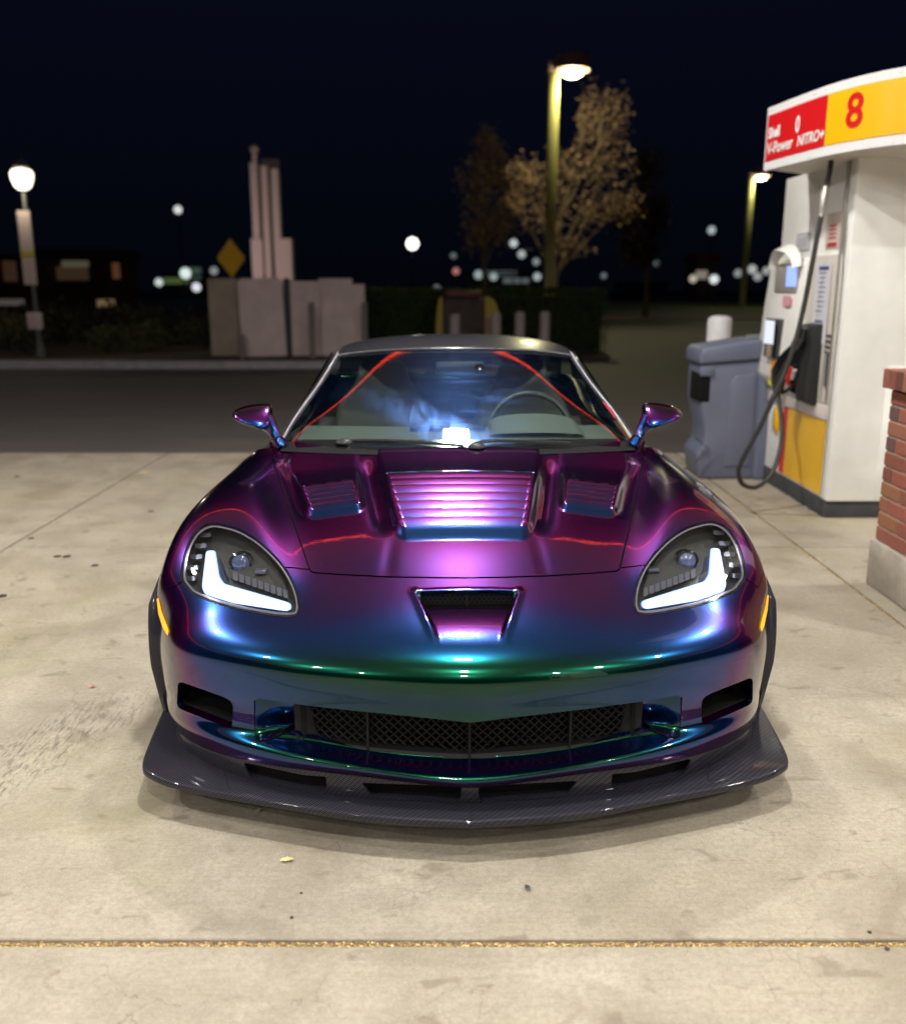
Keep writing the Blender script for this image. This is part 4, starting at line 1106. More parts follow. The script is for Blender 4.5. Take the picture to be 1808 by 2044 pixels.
        mb.build('notice_print', simple('print_grey', (.25, .25, .27), .5), nt)
        mb = MB(); mb.box(.014, .0195, .22, .44, 1.70, 1.92); n2 = mb.build('warning_label', simple('warn_paper', (.60, .50, .45), .5), d)
        mb = MB(); mb.box(.011, .0145, .25, .40, 1.71, 1.735)
        for k in range(4): mb.box(.011, .0145, .27, .38, 1.76 + .025 * k, 1.770 + .025 * k)
        mb.build('warning_print', simple('print_red', (.5, .05, .04), .5), n2)
        mb = MB(); mb.box(-.074, -.068, .75, .90, 1.33, 1.40); mb.build('pink_notice', simple('pink', (.75, .35, .42), .5), d)
    # card terminal
    mb = MB(); mb.box(-.125, -.06, .86, 1.08, .96, 1.24); tm = mb.build('card_terminal', M_PIANO, d, bevel=.012)
    mb = MB(); mb.box(-.130, -.1255, .875, 1.065, 1.06, 1.225); mb.build('terminal_screen', emis('screen_white', (.72, .80, 1.0), .75), tm)
    mb = MB()
    for i in range(3):
        for j in range(4): mb.box(-.131, -.1255, .90 + .035 * i, .92 + .035 * i, .975 + .02 * j, .987 + .02 * j)
    mb.build('keypad', simple('key_brass', (.5, .42, .25), .5), tm)
    mb = MB(); mb.box(-.100, -.086, .80, .96, .80, .95); mb.build('orange_sticker', simple('orange', (.85, .36, .01), .5), d)
    mb = MB(); mb.box(-.101, -.087, .83, .99, .765, .80); mb.build('lime_sticker', simple('lime', (.65, .68, .02), .5), d)
    # nozzle boot and nozzle
    mb = MB(); mb.prism([(-.03, .70), (-.085, .72), (-.095, .80), (-.080, 1.10), (-.10, 1.17), (-.085, 1.22), (-.005, 1.23), (.0, .70)], .27, .47,
                        Matrix(((1, 0, 0, 0), (0, 0, 1, 0), (0, 1, 0, 0), (0, 0, 0, 1)))); bt = mb.build('nozzle_boot', M_RUBBER, d, bevel=.015)
    mb = MB(); mb.prism([(-.03, .735), (-.070, .75), (-.075, .98), (-.06, 1.04), (-.005, 1.05), (.0, .735)], .471, .62,
                        Matrix(((1, 0, 0, 0), (0, 0, 1, 0), (0, 1, 0, 0), (0, 0, 0, 1)))); mb.build('boot_well', M_MATTE, bt, bevel=.01)
    O = Vector(PUMP)
    mb = MB(); q = [at(1606, 652, 6.20) - O, at(1600, 672, 6.24) - O, at(1590, 690, 6.28) - O, at(1576, 706, 6.32) - O, at(1565, 722, 6.36) - O, at(1556, 742, 6.40) - O, at(1553, 762, 6.42) - O, at(1553, 782, 6.44) - O]
    mb.tube(q, [.030, .036, .032, .040, .052, .056, .048, .034], 14, flat=1.1)
    nz = mb.build('nozzle', M_PIANO, d, smooth=True)
    mb = MB(); mb.tube(crv([at(1588, 728, 6.3) - O, at(1592, 750, 6.32) - O, at(1580, 772, 6.36) - O, at(1560, 785, 6.42) - O], 6), .013, 8); mb.build('trigger_guard', M_BLACK, nz, smooth=True)
    mb = MB(); mb.tube([at(1578, 733, 6.3) - O, at(1572, 752, 6.33) - O, at(1574, 768, 6.36) - O], [.014, .022, .012], 8); mb.build('red_trigger', M_RED, nz, smooth=True)
    mb = MB(); mb.tube([at(1586, 738, 6.28) - O, at(1581, 756, 6.31) - O], [.016, .014], 8); mb.build('metal_lever', simple('lever_grey', (.45, .42, .38), .4), nz, smooth=True)
    for k in range(4):
        mb = MB(); e0, e1 = q[1].lerp(q[2], k * .3), q[1].lerp(q[2], k * .3 + .12); mb.tube([e0, e1], .042, 14); mb.build('swivel_ring', simple('dull_metal', (.16, .16, .16), .35, .8), nz)
    # valance: curved illuminated-looking header
    C2 = [(-.36, 1.20), (-.368, .60), (-.345, .40), (-.30, .10), (-.255, -.14), (-.18, -.34), (-.06, -.55), (.12, -.72), (.36, -.82), (.62, -.84)]
    C2 = HEADER
    cs = crv([(x, y, 0) for x, y in C2], 10)
    Ls = [0]
    for a_, b_ in zip(cs[:-1], cs[1:]): Ls.append(Ls[-1] + (b_ - a_).length)
    Xs = [p.x for p in cs]; Ys = [p.y for p in cs]
    def P2(s, z, off=0):
        x = float(np.interp(s, Ls, Xs)); y = float(np.interp(s, Ls, Ys)); e_ = .01
        tx = float(np.interp(s + e_, Ls, Xs)) - float(np.interp(s - e_, Ls, Xs)); ty = float(np.interp(s + e_, Ls, Ys)) - float(np.interp(s - e_, Ls, Ys))
        l_ = math.hypot(tx, ty) or 1; nx, ny = ty / l_, -tx / l_
        return (x + nx * off, y + ny * off, z)
    S = Ls[-1]; N = 80; Z0, Z1 = 2.20, 2.585
    def band(nm, s0, s1, z0, z1, off, mat, parent, th=.02):
        mb = MB(); n_ = max(4, int(N * (s1 - s0) / S)); V = []
        for i in range(n_ + 1):
            s = s0 + (s1 - s0) * i / n_
            V += [P2(s, z0, off), P2(s, z1, off), P2(s, z1, off - th), P2(s, z0, off - th)]
        F = [(4 * i + j, 4 * i + 4 + j, 4 * i + 4 + (j + 1) % 4, 4 * i + (j + 1) % 4) for i in range(n_) for j in range(4)] + [(0, 1, 2, 3), tuple(4 * n_ + k for k in (3, 2, 1, 0))]
        mb.add(V, F); return mb.build(nm, mat, parent, autosmooth=50)
    hd = band('header_sign', 0, S, Z0, Z1, 0, simple('header_white', (.76, .76, .78), .35, coat=.4), d)
    sR = SPLIT
    h = Z1 - Z0
    band('yellow_face', sR + .006, S - .001, Z0 + h * .14, Z1 - h * .13, .004, M_YEL, hd, .003)
    band('red_face', .02, sR, Z0 + h * .14, Z1 - h * .13, .004, M_RED, hd, .003)
    top = [P2(s, 0)[:2] for s in np.linspace(0, S, 50)]
    top = top + [(W + .3, top[-1][1]), (W + .3, 1.35), (.15, 1.35), (.05, .90), (top[0][0] + .06, top[0][1] - .0)]
    mb = MB(); mb.prism([(x + .0, y) for x, y in top], Z1 - .03, Z1 - .02); mb.prism(top, Z0 + .005, Z0 + .012); mb.build('header_soffit', simple('soffit', (.62, .58, .50), .6), hd)
    def put(s, size, s0, z0, mat, bold=0.0, sx_=1.0, shear=0, nm='lettering'):
        V, F = text_mesh(s, size, bold=bold, shear=shear)
        mb = MB(); mb.add([P2(s0 + x * sx_, z0 + y, .0075) for x, y, _ in V], F)
        me = bpy.data.meshes.new(nm); me.from_pydata(mb.v, [], mb.f); me.update(); link(nm, me, mat, hd, smooth=False)
    MW = simple('letter_white', (.8, .8, .8), .4)
    put(number, .25, sR + .17, Z0 + h * .33, M_RED, bold=.005, nm='pump_number')
    put('Shell', .088, .05, Z0 + h * .50, MW, bold=.0035, sx_=.95)
    put('V-Power', .10, .045, Z0 + h * .245, MW, bold=.002, sx_=.95)
    put('NITRO+', .085, .045 + .395, Z0 + h * .245, MW, bold=.002, sx_=.95, shear=.2)
    put('0', .13, .045 + .36, Z0 + h * .46, MW, bold=.003, sx_=.8)
    return d
HEADER = [(-.365, .62), (-.325, .32), (-.285, .06), (-.245, -.14), (-.165, -.36), (-.05, -.55), (.12, -.70), (.36, -.80), (.64, -.83), (.95, -.80)]
SPLIT = .735
PUMP = (2.405, 5.86, 0)
pump = dispenser('fuel_dispenser', 'tall white fuel pump with yellow panel, hose and red and yellow header numbered 8', PUMP, 0, '8')
tag(dispenser('fuel_dispenser', 'white fuel pump with red and yellow header standing behind the photographer', (2.7, -2.6, 0), 0, '7', False))
# hose
mb = MB()
hp = [at(1661, 300, 6.0), at(1655, 345, 5.96), at(1640, 420, 5.92), at(1622, 520, 5.9), at(1598, 640, 5.9), at(1571, 730, 5.9), at(1545, 790, 5.9), at(1518, 850, 5.92), at(1488, 905, 5.95), at(1474, 940, 5.98), at(1482, 966, 6.02), at(1510, 972, 6.08),
      at(1540, 945, 6.14), at(1557, 895, 6.2), at(1560, 845, 6.3), at(1553, 795, 6.42), at(1552, 780, 6.48)]
M_HOSE = simple('hose_black', (.022, .023, .022), .5, noise=.15, nscale=20)
mb.tube(crv(hp, 8), .0155, 12); hose = mb.build('hose', M_HOSE, pump, smooth=True); hose.matrix_parent_inverse = Matrix.Translation(-Vector(PUMP))
mb = MB(); a_, b_ = at(1648, 372, 5.94), at(1638, 432, 5.915); mb.tube([a_, a_.lerp(b_, .12), a_.lerp(b_, .15), a_.lerp(b_, .75), a_.lerp(b_, .8), b_], [.018, .020, .025, .025, .021, .018], 14)
bk = mb.build('breakaway_coupling', simple('coupling_metal', (.6, .58, .55), .3, .7), hose)

# ================================================================== WASTE AND SQUEEGEE UNIT
M_BIN = simple('bin_plastic', (.130, .145, .215), .5, noise=.06, nscale=3)
bx, by = 1.885, 7.12
binn = thing('service_bin', 'slate grey plastic waste and windscreen-wash bin beside the fuel pump', 'bin', (bx, by, 0))
mb = MB(); mb.prism([(.03, 0), (.62, 0), (.62, .93), (.0, .88), (.0, .62), (.055, .40), (.055, .28), (.0, .20)], 0, .42, Matrix(((1, 0, 0, 0), (0, 0, 1, 0), (0, 1, 0, 0), (0, 0, 0, 1)))); mb.build('bin_body', M_BIN, binn, bevel=.025, seg=3)
mb = MB(); mb.prism([(-.02, .885), (.44, .925), (.44, 1.075), (.36, 1.07), (.0, 1.01), (-.02, .97)], -.02, .45, Matrix(((1, 0, 0, 0), (0, 0, 1, 0), (0, 1, 0, 0), (0, 0, 0, 1)))); mb.build('bin_lid', M_BIN, binn, bevel=.022, seg=3)
mb = MB(); mb.prism([(.45, .0), (.64, .0), (.64, 1.10), (.45, 1.085)], -.03, .46, Matrix(((1, 0, 0, 0), (0, 0, 1, 0), (0, 1, 0, 0), (0, 0, 0, 1)))); mb.build('tall_section', M_BIN, binn, bevel=.02, seg=3)
mb = MB(); mb.prism([(.22, .10), (.42, .10), (.42, .82), (.26, .80), (.22, .74)], -.012, .01, Matrix(((1, 0, 0, 0), (0, 0, 1, 0), (0, 1, 0, 0), (0, 0, 0, 1)))); mb.build('access_door', M_BIN, binn, bevel=.010, seg=3)
mb = MB(); mb.prism([(-.006, .60), (.075, .60), (.075, .80), (-.006, .82)], -.004, .30, Matrix(((1, 0, 0, 0), (0, 0, 1, 0), (0, 1, 0, 0), (0, 0, 0, 1)))); mb.build('bin_opening', M_MATTE, binn, bevel=.01)
mb = MB(); mb.box(-.015, .09, -.018, .0, .80, .875); mb.build('wash_bucket_lip', M_BIN, binn, bevel=.006)
mb = MB(); mb.tube([(-.02, -.03, .33), (.09, -.03, .24), (-.18, -.06, .02)], .006, 6); mb.build('squeegee_handle', M_BLACK, binn)

def bollard(p, r, h, mat, label, group=None, nm='bollard', cap=None):
    mb = MB(); mb.lathe([(r, 0), (r, h - r * .45), (r * .9, h - r * .2), (r * .55, h - r * .04), (.0001, h)], 28)
    o = mb.build(nm, mat, smooth=True); o.location = p; return tag(o, label, 'bollard', group)
pb = at(1433, 700, 8.35); bollard((pb.x, 8.35, 0), .108, 1.215, simple('bollard_white', (.74, .74, .76), .5, noise=.08, nscale=8), 'thick white domed bollard standing behind the grey bin')

# ================================================================== BACKGROUND
def leaves(n, blobs, size, mb, flat=1.0):
    for k in range(n):
        c, r = random.choice(blobs)
        d = Vector((random.gauss(0, 1), random.gauss(0, 1), random.gauss(0, 1))).normalized() * (random.random() ** .5 * (1.25 if random.random() < .25 else .95))
        p = Vector((c[0] + d.x * r[0], c[1] + d.y * r[1], c[2] + d.z * r[2]))
        a = Vector((random.gauss(0, 1), random.gauss(0, 1), random.gauss(0, 1))).normalized(); b = a.orthogonal().normalized()
        s = size * random.uniform(.6, 1.4)
        mb.add([p - a * s, p + b * s * .5, p + a * s, p - b * s * .5], [(0, 1, 2, 3)])
def leaf_mat(nm, c1, c2):
    t = NT(nm); g = t.n('ShaderNodeNewGeometry')
    c = t.ramp(g.outputs['Random Per Island'], [(0, c1), (1, c2)])
    t.bsdf(Base_Color=c, Roughness=.6, Specular_IOR_Level=.3); return t.m
# hedge
def hedge(x0, x1, y0, y1, h, label):
    mb = MB(); mb.box(x0 + .12, x1 - .12, y0 + .12, y1 - .12, 0, h - .12); o0 = thing('hedge', label, 'hedge', ((x0 + x1) / 2, (y0 + y1) / 2, 0))
    M = Matrix.Translation((-(x0 + x1) / 2, -(y0 + y1) / 2, 0))
    mb.v = [tuple(M @ Vector(v)) for v in mb.v]
    mb.build('branches', simple('hedge_core', (.012, .018, .006), .95), o0)
    mb = MB()
    for k in range(9000):
        f = random.random()
        if f < .35: p = Vector((random.uniform(x0, x1), random.uniform(y0, y1), h + random.gauss(0, .03)))
        else: p = Vector((random.uniform(x0, x1), y0 + random.gauss(0, .05), random.uniform(.05, h)))
        a = Vector((random.gauss(0, 1), random.gauss(0, 1), random.gauss(0, 1))).normalized(); b = a.orthogonal().normalized(); s = .035
        p = M @ p; mb.add([p - a * s, p + b * s * .6, p + a * s, p - b * s * .6], [(0, 1, 2, 3)])
    mb.build('foliage', leaf_mat('hedge_leaf', (.03, .055, .010), (.07, .10, .02)), o0, autosmooth=5)
hedge(-2.0, 3.3, 20.3, 21.4, 1.36, 'long clipped green hedge behind the row of bollards')
for k, (u, v) in enumerate(((908, 626), (990, 624), (1038, 622), (1088, 621))):
    p = at(u, v, 17.6); bollard((p.x, 17.6, 0), .098, p.z, simple('bollard_dull', (.36, .31, .29), .6), ['pale bollard in front of the dark kiosk, leftmost of the row behind the car', 'pale bollard at the right edge of the kiosk, second of the row', 'pale bollard before the hedge, third of the row behind the car', 'pale bollard before the hedge, rightmost of the row of four'][k], 'bollards behind the car')
# kiosk with curved yellow flanks
kc = at(928, 640, 19.3)
kio = thing('kiosk', 'dark cabinet with curved yellow side fins behind the bollards', 'kiosk', (kc.x, 19.3, 0))
mb = MB(); mb.box(-.50, .42, 0, .6, 0, 1.22); mb.build('cabinet', simple('kiosk_brown', (.055, .040, .034), .7, noise=.4, nscale=4), kio, bevel=.08)
mb = MB(); mb.box(-.40, .34, -.02, .58, 1.225, 1.36); mb.build('top_sign', simple('kiosk_red', (.12, .035, .03), .6), kio, bevel=.05)
for s_ in (1, -1):
    V = []; 
    for k in range(15):
        a = R(90) * k / 14; r_ = .36 if s_ > 0 else .14
        V += [(s_ * (.40 if s_ > 0 else .46), -.03, 1.24 * math.cos(a * .98) + .0), (s_ * ((.40 if s_ > 0 else .46) + r_ * math.sin(a) ** .6), -.03, 1.24 * math.cos(a * .98))]
    mb = MB(); mb.add(V, [(2 * k, 2 * k + 2, 2 * k + 3, 2 * k + 1) for k in range(14)]); V2 = [(x, y + .5, z) for x, y, z in V]; mb.add(V2, [(2 * k, 2 * k + 2, 2 * k + 3, 2 * k + 1) for k in range(14)])
    mb.add([V[2 * k + 1] for k in range(15)] + [V2[2 * k + 1] for k in range(15)], [(k, k + 1, k + 16, k + 15) for k in range(14)])
    mb.build('side_fin', simple('kiosk_yellow', (.42, .33, .03), .6), kio)
mb = MB(); mb.box(.41, .73, -.05, -.035, .52, .82); mb.build('pink_stripe', simple('kiosk_pink', (.30, .16, .14), .6), kio)
# block enclosure
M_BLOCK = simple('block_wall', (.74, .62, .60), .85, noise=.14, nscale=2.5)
e0 = at(572, 718, 18.6)
enc = thing('waste_enclosure', 'pale block wall bin enclosure with leaning gate panels behind the kerb', 'enclosure', (e0.x, 18.6, 0))
def ex(u, Y=18.6): return at(u, 640, Y).x - e0.x
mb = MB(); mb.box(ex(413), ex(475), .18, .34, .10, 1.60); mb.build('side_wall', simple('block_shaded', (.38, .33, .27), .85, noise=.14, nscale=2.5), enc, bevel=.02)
mb = MB(); mb.box(ex(476), ex(486), .10, .5, .10, 1.62); mb.build('post', M_DGREY, enc); mb = MB(); mb.box(ex(567), ex(576), .05, .35, .10, 1.60); mb.build('post', M_DGREY, enc)
mb = MB(); Mx = Matrix.Translation(((ex(479) + ex(573)) / 2, .0, .10)) @ Matrix.Rotation(R(-1.5), 4, 'Y'); w2 = (ex(571) - ex(482)) / 2
mb.prism([(-w2, .0), (w2, .0), (w2, 1.40), (w2 - .08, 1.50), (-w2 + .06, 1.50), (-w2, 1.42)], -.05, .05, Mx @ Matrix.Rotation(R(90), 4, 'X')); mb.build('gate_panel', M_BLOCK, enc, bevel=.02)
mb = MB(); mb.box(ex(578), ex(645), .12, .26, .10, 1.55); mb.build('wall_panel', M_BLOCK, enc, bevel=.02)
mb = MB(); mb.box(ex(640), ex(728), .02, .16, .10, 1.49); mb.build('wall_panel', M_BLOCK, enc, bevel=.02)
mb = MB(); mb.box(ex(635), ex(702), .17, .30, 1.0, 1.60); mb.build('wall_panel', M_BLOCK, enc, bevel=.02)
for k, u in enumerate((480, 622, 728)):
    p = at(u, 640, 18.2); mb = MB(); mb.tube([(0, 0, .0), (0, 0, 1.15 if k else .55)], .06, 12); o = mb.build('guard_post', simple('post_grey', (.22, .20, .19), .7)); o.location = (p.x, 18.2, 0)
    tag(o, ['short grey guard post at the left foot of the gate panel', 'grey guard post in the middle of the block enclosure', 'grey guard post at the right end of the block enclosure'][k], 'post', 'guard posts of the enclosure')
# pylon sign of three columns
t0 = at(537, 545, 40.)
pyl = thing('pylon_sign', 'tall pylon of three pale square columns behind the block enclosure', 'pylon', (t0.x, 40, 0))
def zt(v, Y): return at(500, v, Y).z
def tx(u): return at(u, 430, 40.).x - t0.x
M_PYL = simple('pylon_render', (.55, .44, .42), .8)
for (u0, u1, v0, yy) in ((497, 511, 324, 0), (518, 531, 330, .0), (538, 552, 336, .0)):
    mb = MB(); mb.box(tx(u0 + 6), tx(u1 + 6), yy, yy + .4, 0, zt(v0, 40)); mb.build('column', M_PYL, pyl)
mb = MB(); mb.box(tx(500), tx(522), -.2, -.01, 0, zt(476, 40)); mb.box(tx(552), tx(580), -.2, .4, 0, zt(476, 40)); mb.build('buttress', M_PYL, pyl)
mb = MB(); mb.box(tx(508), tx(516), .1, .3, zt(324, 40), zt(305, 40)); mb.build('finial_stem', M_PYL, pyl)
mb = MB(); mb.lathe([(.0001, 0), (.16, .10), (.19, .2), (.16, .3), (.0001, .4)], 16, Matrix.Translation((tx(512), .2, zt(306, 40)))); mb.build('finial_globe', simple('finial', (.38, .33, .27), .6), pyl, smooth=True)
mb = MB(); mb.box(tx(525), tx(560), .1, .35, zt(336, 40), zt(316, 40)); mb.build('top_block', simple('pylon_dark', (.06, .055, .06), .8), pyl)
for k, (dx_, e_) in enumerate(((-1.4, 70),)):
    ld = bpy.data.lights.new('pylon_floodlight', 'SPOT'); ld.energy = 420; ld.color = (1.0, .80, .76); ld.spot_size = R(70); ld.shadow_soft_size = .1
    fo = bpy.data.objects.new('floodlight', ld); COL.objects.link(fo); fo.parent = pyl; fo.location = (-1.5, -5.0, 2.2); fo.rotation_euler = (R(110), 0, R(-17))
# warning sign
w0 = at(461, 515, 22.0); ws_ = thing('diamond_sign', 'yellow diamond warning sign behind the block enclosure', 'road sign', (w0.x, 22, 0))
mb = MB(); h2 = .43; mb.prism([(0, -h2), (.30, -.04), (.30, .04), (0, h2), (-.30, .04), (-.30, -.04)], -.01, .01, Matrix.Translation((0, 0, w0.z)) @ Matrix.Rotation(R(90), 4, 'X')); mb.build('sign_plate', simple('warn_yellow', (.85, .50, .01), .6), ws_)
mb = MB(); mb.tube([(0, .03, 0), (0, .03, w0.z)], .03, 8); mb.build('pole', M_DGREY, ws_)

# lamps ---------------------------------------------------------------
def point(nm, loc, energy, col, size, parent=None):
    ld = bpy.data.lights.new(nm, 'POINT'); ld.energy = energy; ld.color = col; ld.shadow_soft_size = size
    o = bpy.data.objects.new(nm, ld); COL.objects.link(o); o.location = loc
    if parent: o.parent = parent
    return o
def area_lamp(lamp_name):
    pass
# globe lamp post, left
p = at(44, 355, 18.6); base = at(80, 720, 18.6)
gl = thing('globe_street_lamp', 'lit globe lantern on a dark post with a white banner at left edge', 'street lamp', (p.x, 18.6, 0))
mb = MB(); mb.tube([(0, 0, 0), (0, 0, p.z - .25)], [.055, .035], 10); mb.lathe([(.11, 0), (.10, .2), (.06, .4)], 16); mb.build('post', simple('post_dark', (.10, .10, .10), .5), gl)
mb = MB(); mb.lathe([(.08, -.21), (.15, -.15), (.20, -.02), (.21, .08), (.17, .15), (.0001, .19)], 24, Matrix.Translation((0, 0, p.z))); mb.build('globe', emis('globe_glow', (1.0, .88, .68), 2.6), gl, smooth=True)
mb = MB(); mb.lathe([(.15, .19), (.12, .28), (.03, .36), (.0001, .44)], 16, Matrix.Translation((0, 0, p.z))); mb.build('lamp_cap', simple('post_dark', (.1, .1, .1), .5), gl)
point('lamp_light', (0, -.35, p.z - .25), 22, (1, .85, .62), .2, gl)
q0, q1 = at(56, 420, 18.55), at(56, 568, 18.55)
mb = MB(); mb.box(-.13, .11, -.09, -.05, q1.z, q0.z); mb.build('banner', simple('banner_white', (.62, .52, .50), .6), gl)
mb = MB(); qy = at(60, 508, 18.55); mb.box(-.135, .115, -.095, -.09, qy.z - .05, qy.z + .06); mb.build('banner_band', simple('banner_yellow', (.5, .42, .05), .6), gl)
q2 = at(73, 641, 18.5); mb = MB(); mb.box(-.15, .15, -.12, -.07, q2.z - .16, q2.z + .17); mb.build('notice_box', simple('banner_white', (.62, .52, .50), .6), gl, bevel=.03)

def parking_lamp(ub, vt, Y, label, half, energy, ecol):
    p = at(ub, vt, Y); r = thing('parking_lamp', label, 'street lamp', (p.x, Y, 0))
    mb = MB(); k = half; mb.box(-k * .42, k * .42, -k * .42, k * .42, 0, p.z - k * .7); mb.build('pole', simple('lamp_pole', (.60, .56, .20), .6), r, bevel=.02)
    mb = MB(); mb.lathe([(.0001, 1.55), (.75, 1.50), (1.18, 1.25), (1.32, .75), (1.35, .0), (1.28, -.03), (1.25, .05), (.0001, .06)], 32, Matrix.Translation((k * 1.5, 0, p.z - k * .45)) @ Matrix.Diagonal((k * 1.08, k * 1.08, k * .95, 1))); mb.build('lamp_head', simple('lamp_brown', (.30, .20, .18), .6), r)
    mb = MB(); mb.box(-k * .42, k * .9, -k * .42, k * .42, p.z - k * .69, p.z + k * .35); mb.build('arm', simple('lamp_brown', (.30, .20, .18), .6), r)
    mb = MB(); mb.lathe([(.0001, -.55), (.45, -.50), (.9, -.3), (1.1, .0), (1.1, .04)], 28, Matrix.Translation((k * 1.5, 0, p.z - k * .5)) @ Matrix.Diagonal((k * .95, k * .95, k, 1))); mb.build('lamp_lens', emis('lamp_glow_' + str(int(Y)), ecol, 6.0), r, smooth=True)
    point('lamp_light', (k * 1.4, -k * .3, p.z - k * 1.5), energy, ecol, k * .5, r)
    return r, p
parking_lamp(1106, 128, 30.0, 'tall parking lot lamp on a yellow-lit square pole before the brown tree', .36, 760, (1.0, .93, .50))
parking_lamp(1500, 345, 56.0, 'smaller distant parking lot lamp beside the fuel pump', .36, 600, (1.0, .96, .60))

# trees ---------------------------------------------------------------
M_BARK = simple('bark', (.085, .058, .040), .9, noise=.3, nscale=6)
def tree(nm, label, x, y, h, blobs, nleaf, lsize, mat, trunk_r=.16, seed=1):
    random.seed(seed)
    t = thing(nm, label, 'tree', (x, y, 0)); mb = MB()
    mb.tube(crv([(0, 0, 0), (.05, 0, h * .2), (-.06, .05, h * .42), (0, 0, h * .62)], 5), [trunk_r * (1 - .045 * k) for k in range(16)], 10)
    for c, r in blobs:
        z0 = min(h * .5, c[2] * .45) + random.uniform(-.3, .3)
        mb.tube(crv([(0, 0, z0), (c[0] * .45, c[1] * .45, (z0 + c[2]) / 2 - .1), c], 5), [trunk_r * (.45 - .035 * k) for k in range(11)], 6)
        for j in range(9):
            e = Vector(c) + Vector((random.gauss(0, .55) * r[0], random.gauss(0, .55) * r[1], random.uniform(.1, .9) * r[2])); s = Vector(c) * .75 + Vector((0, 0, z0)) * .25
            mb.tube([s, (s + e) / 2 + Vector((0, 0, .1)), e], [trunk_r * .16, trunk_r * .1, trunk_r * .04], 5)
    mb.build('trunk', M_BARK, t)
    mb = MB(); leaves(nleaf, blobs, lsize, mb); mb.build('crown', mat, t, autosmooth=5)
    return t
M_AUT = leaf_mat('autumn_leaf', (.12, .070, .045), (.30, .195, .135))
YT = 33.0
def tb(u, v, ru, rv, Y=YT, dy=0):
    p = at(u, v, Y); k = Y / FPX; return ((p.x - tc_.x, dy, p.z), (ru * k, ru * k * .8, rv * k))
tc_ = at(1105, 500, YT)
bl = [tb(1175, 230, 24, 62), tb(1225, 235, 34, 60), tb(1150, 330, 60, 42), tb(1225, 330, 50, 60), tb(1100, 360, 55, 40, dy=.5), tb(1045, 350, 36, 38), tb(1180, 420, 70, 40), tb(1080, 430, 60, 40), tb(1240, 410, 40, 36), tb(1030, 400, 25, 25), tb(1130, 490, 60, 28)]
tree('autumn_tree', 'large bare brown autumn tree lit by the lamp pole', tc_.x, YT, 7.2, bl, 3000, .065, M_AUT, .17, 3)
YT2 = 44.0; tc_ = at(965, 560, YT2)
bl = [tb(975, 300, 30, 50, YT2), tb(950, 370, 38, 50, YT2), tb(1000, 350, 30, 50, YT2), tb(960, 460, 42, 50, YT2), tb(1005, 440, 32, 50, YT2)]
tree('autumn_tree', 'dim brown tree further back, left of the lamp pole', tc_.x, YT2, 7.5, bl, 1900, .11, M_AUT, .16, 5)
YT3 = 42.0; tc_ = at(1290, 560, YT3)
bl = [tb(1290, 340, 34, 46, YT3), tb(1255, 430, 40, 46, YT3), tb(1310, 430, 32, 46, YT3), tb(1275, 500, 40, 36, YT3)]
tree('autumn_tree', 'faint dark tree at the right of the large brown tree', tc_.x, YT3, 7, bl, 2400, .12, leaf_mat('dark_leaf', (.03, .018, .012), (.09, .05, .03)), .16, 6)
random.seed(11)
# shrubs left of the enclosure
M_SHR = leaf_mat('shrub_leaf', (.018, .024, .008), (.10, .095, .03))
for k, (x, y, r_, lab) in enumerate(((-8.9, 19.4, .75, 'low yellow-green shrub at the left edge behind the lamp post'), (-7.3, 19.6, .55, 'small shrub just right of the globe lamp post'), (-6.4, 20.0, .6, 'low dark shrub between the lamp post and the enclosure'), (-5.4, 20.6, .7, 'dark rounded shrub left of the block enclosure'), (-9.9, 20.6, .9, 'tall dark shrub at the far left edge'))):
    s_ = thing('shrub', lab, 'shrub', (x, y, .08)); mb = MB()
    for j in range(7): mb.tube([(0, 0, 0), (random.gauss(0, .25) * r_, random.gauss(0, .25) * r_, r_ * .9)], [.02, .006], 5)
    mb.build('stem', M_BARK, s_)
    mb = MB(); leaves(900, [((random.gauss(0, .3) * r_, random.gauss(0, .3) * r_, r_ * random.uniform(.35, .75)), (r_ * .5, r_ * .5, r_ * .4)) for j in range(6)], .05, mb); mb.build('foliage', M_SHR, s_, autosmooth=5)
mb = MB(); leaves(9000, [((random.uniform(-14, -2), random.uniform(21, 27), random.uniform(.2, .75)), (random.uniform(.5, 1.1), .7, .4)) for j in range(60)], .07, mb)
tag(mb.build('ground_cover', leaf_mat('cover_leaf', (.012, .014, .006), (.045, .042, .018)), autosmooth=5), kind='stuff')

# far buildings --------------------------------------------------------
def building(u0, u1, v0, Y, label, col, roofc=None, wins=(), nm='low_building', vb=600):
    a = at(u0, v0, Y); b = at(u1, v0, Y); w = b.x - a.x; h = a.z
    t = thing(nm, label, 'building', ((a.x + b.x) / 2, Y, 0))
    mb = MB(); mb.box(-w / 2, w / 2, 0, 6, 0, h); mb.build('wall', simple('wall_' + nm + str(int(u0)), col, .85, noise=.35, nscale=.4), t)
    mb = MB(); mb.box(-w / 2 - .3, w / 2 + .3, -.5, 6.3, h + .01, h + .35 if roofc is None else h + .8); mb.build('roof', simple('roof_' + str(int(u0)), roofc or (.03, .025, .02), .8), t, bevel=.05)
    for (wu, wv, ww, wh, c, s) in wins:
        q = at(wu, wv, Y); mb = MB(); k = Y / FPX
        mb.box(q.x - t.location.x - ww * k / 2, q.x - t.location.x + ww * k / 2, -.06, -.01, q.z - wh * k / 2, q.z + wh * k / 2); mb.build('lit_window', emis('win_%d_%d' % (wu, wv), c, s * .6), t)
    return t
building(-30, 60, 520, 62, 'dim brown low building at the left edge of the street', (.10, .055, .035), None, [(20, 540, 26, 40, (.5, .22, .12), .09), (18, 603, 60, 12, (.8, .7, .6), .12)])
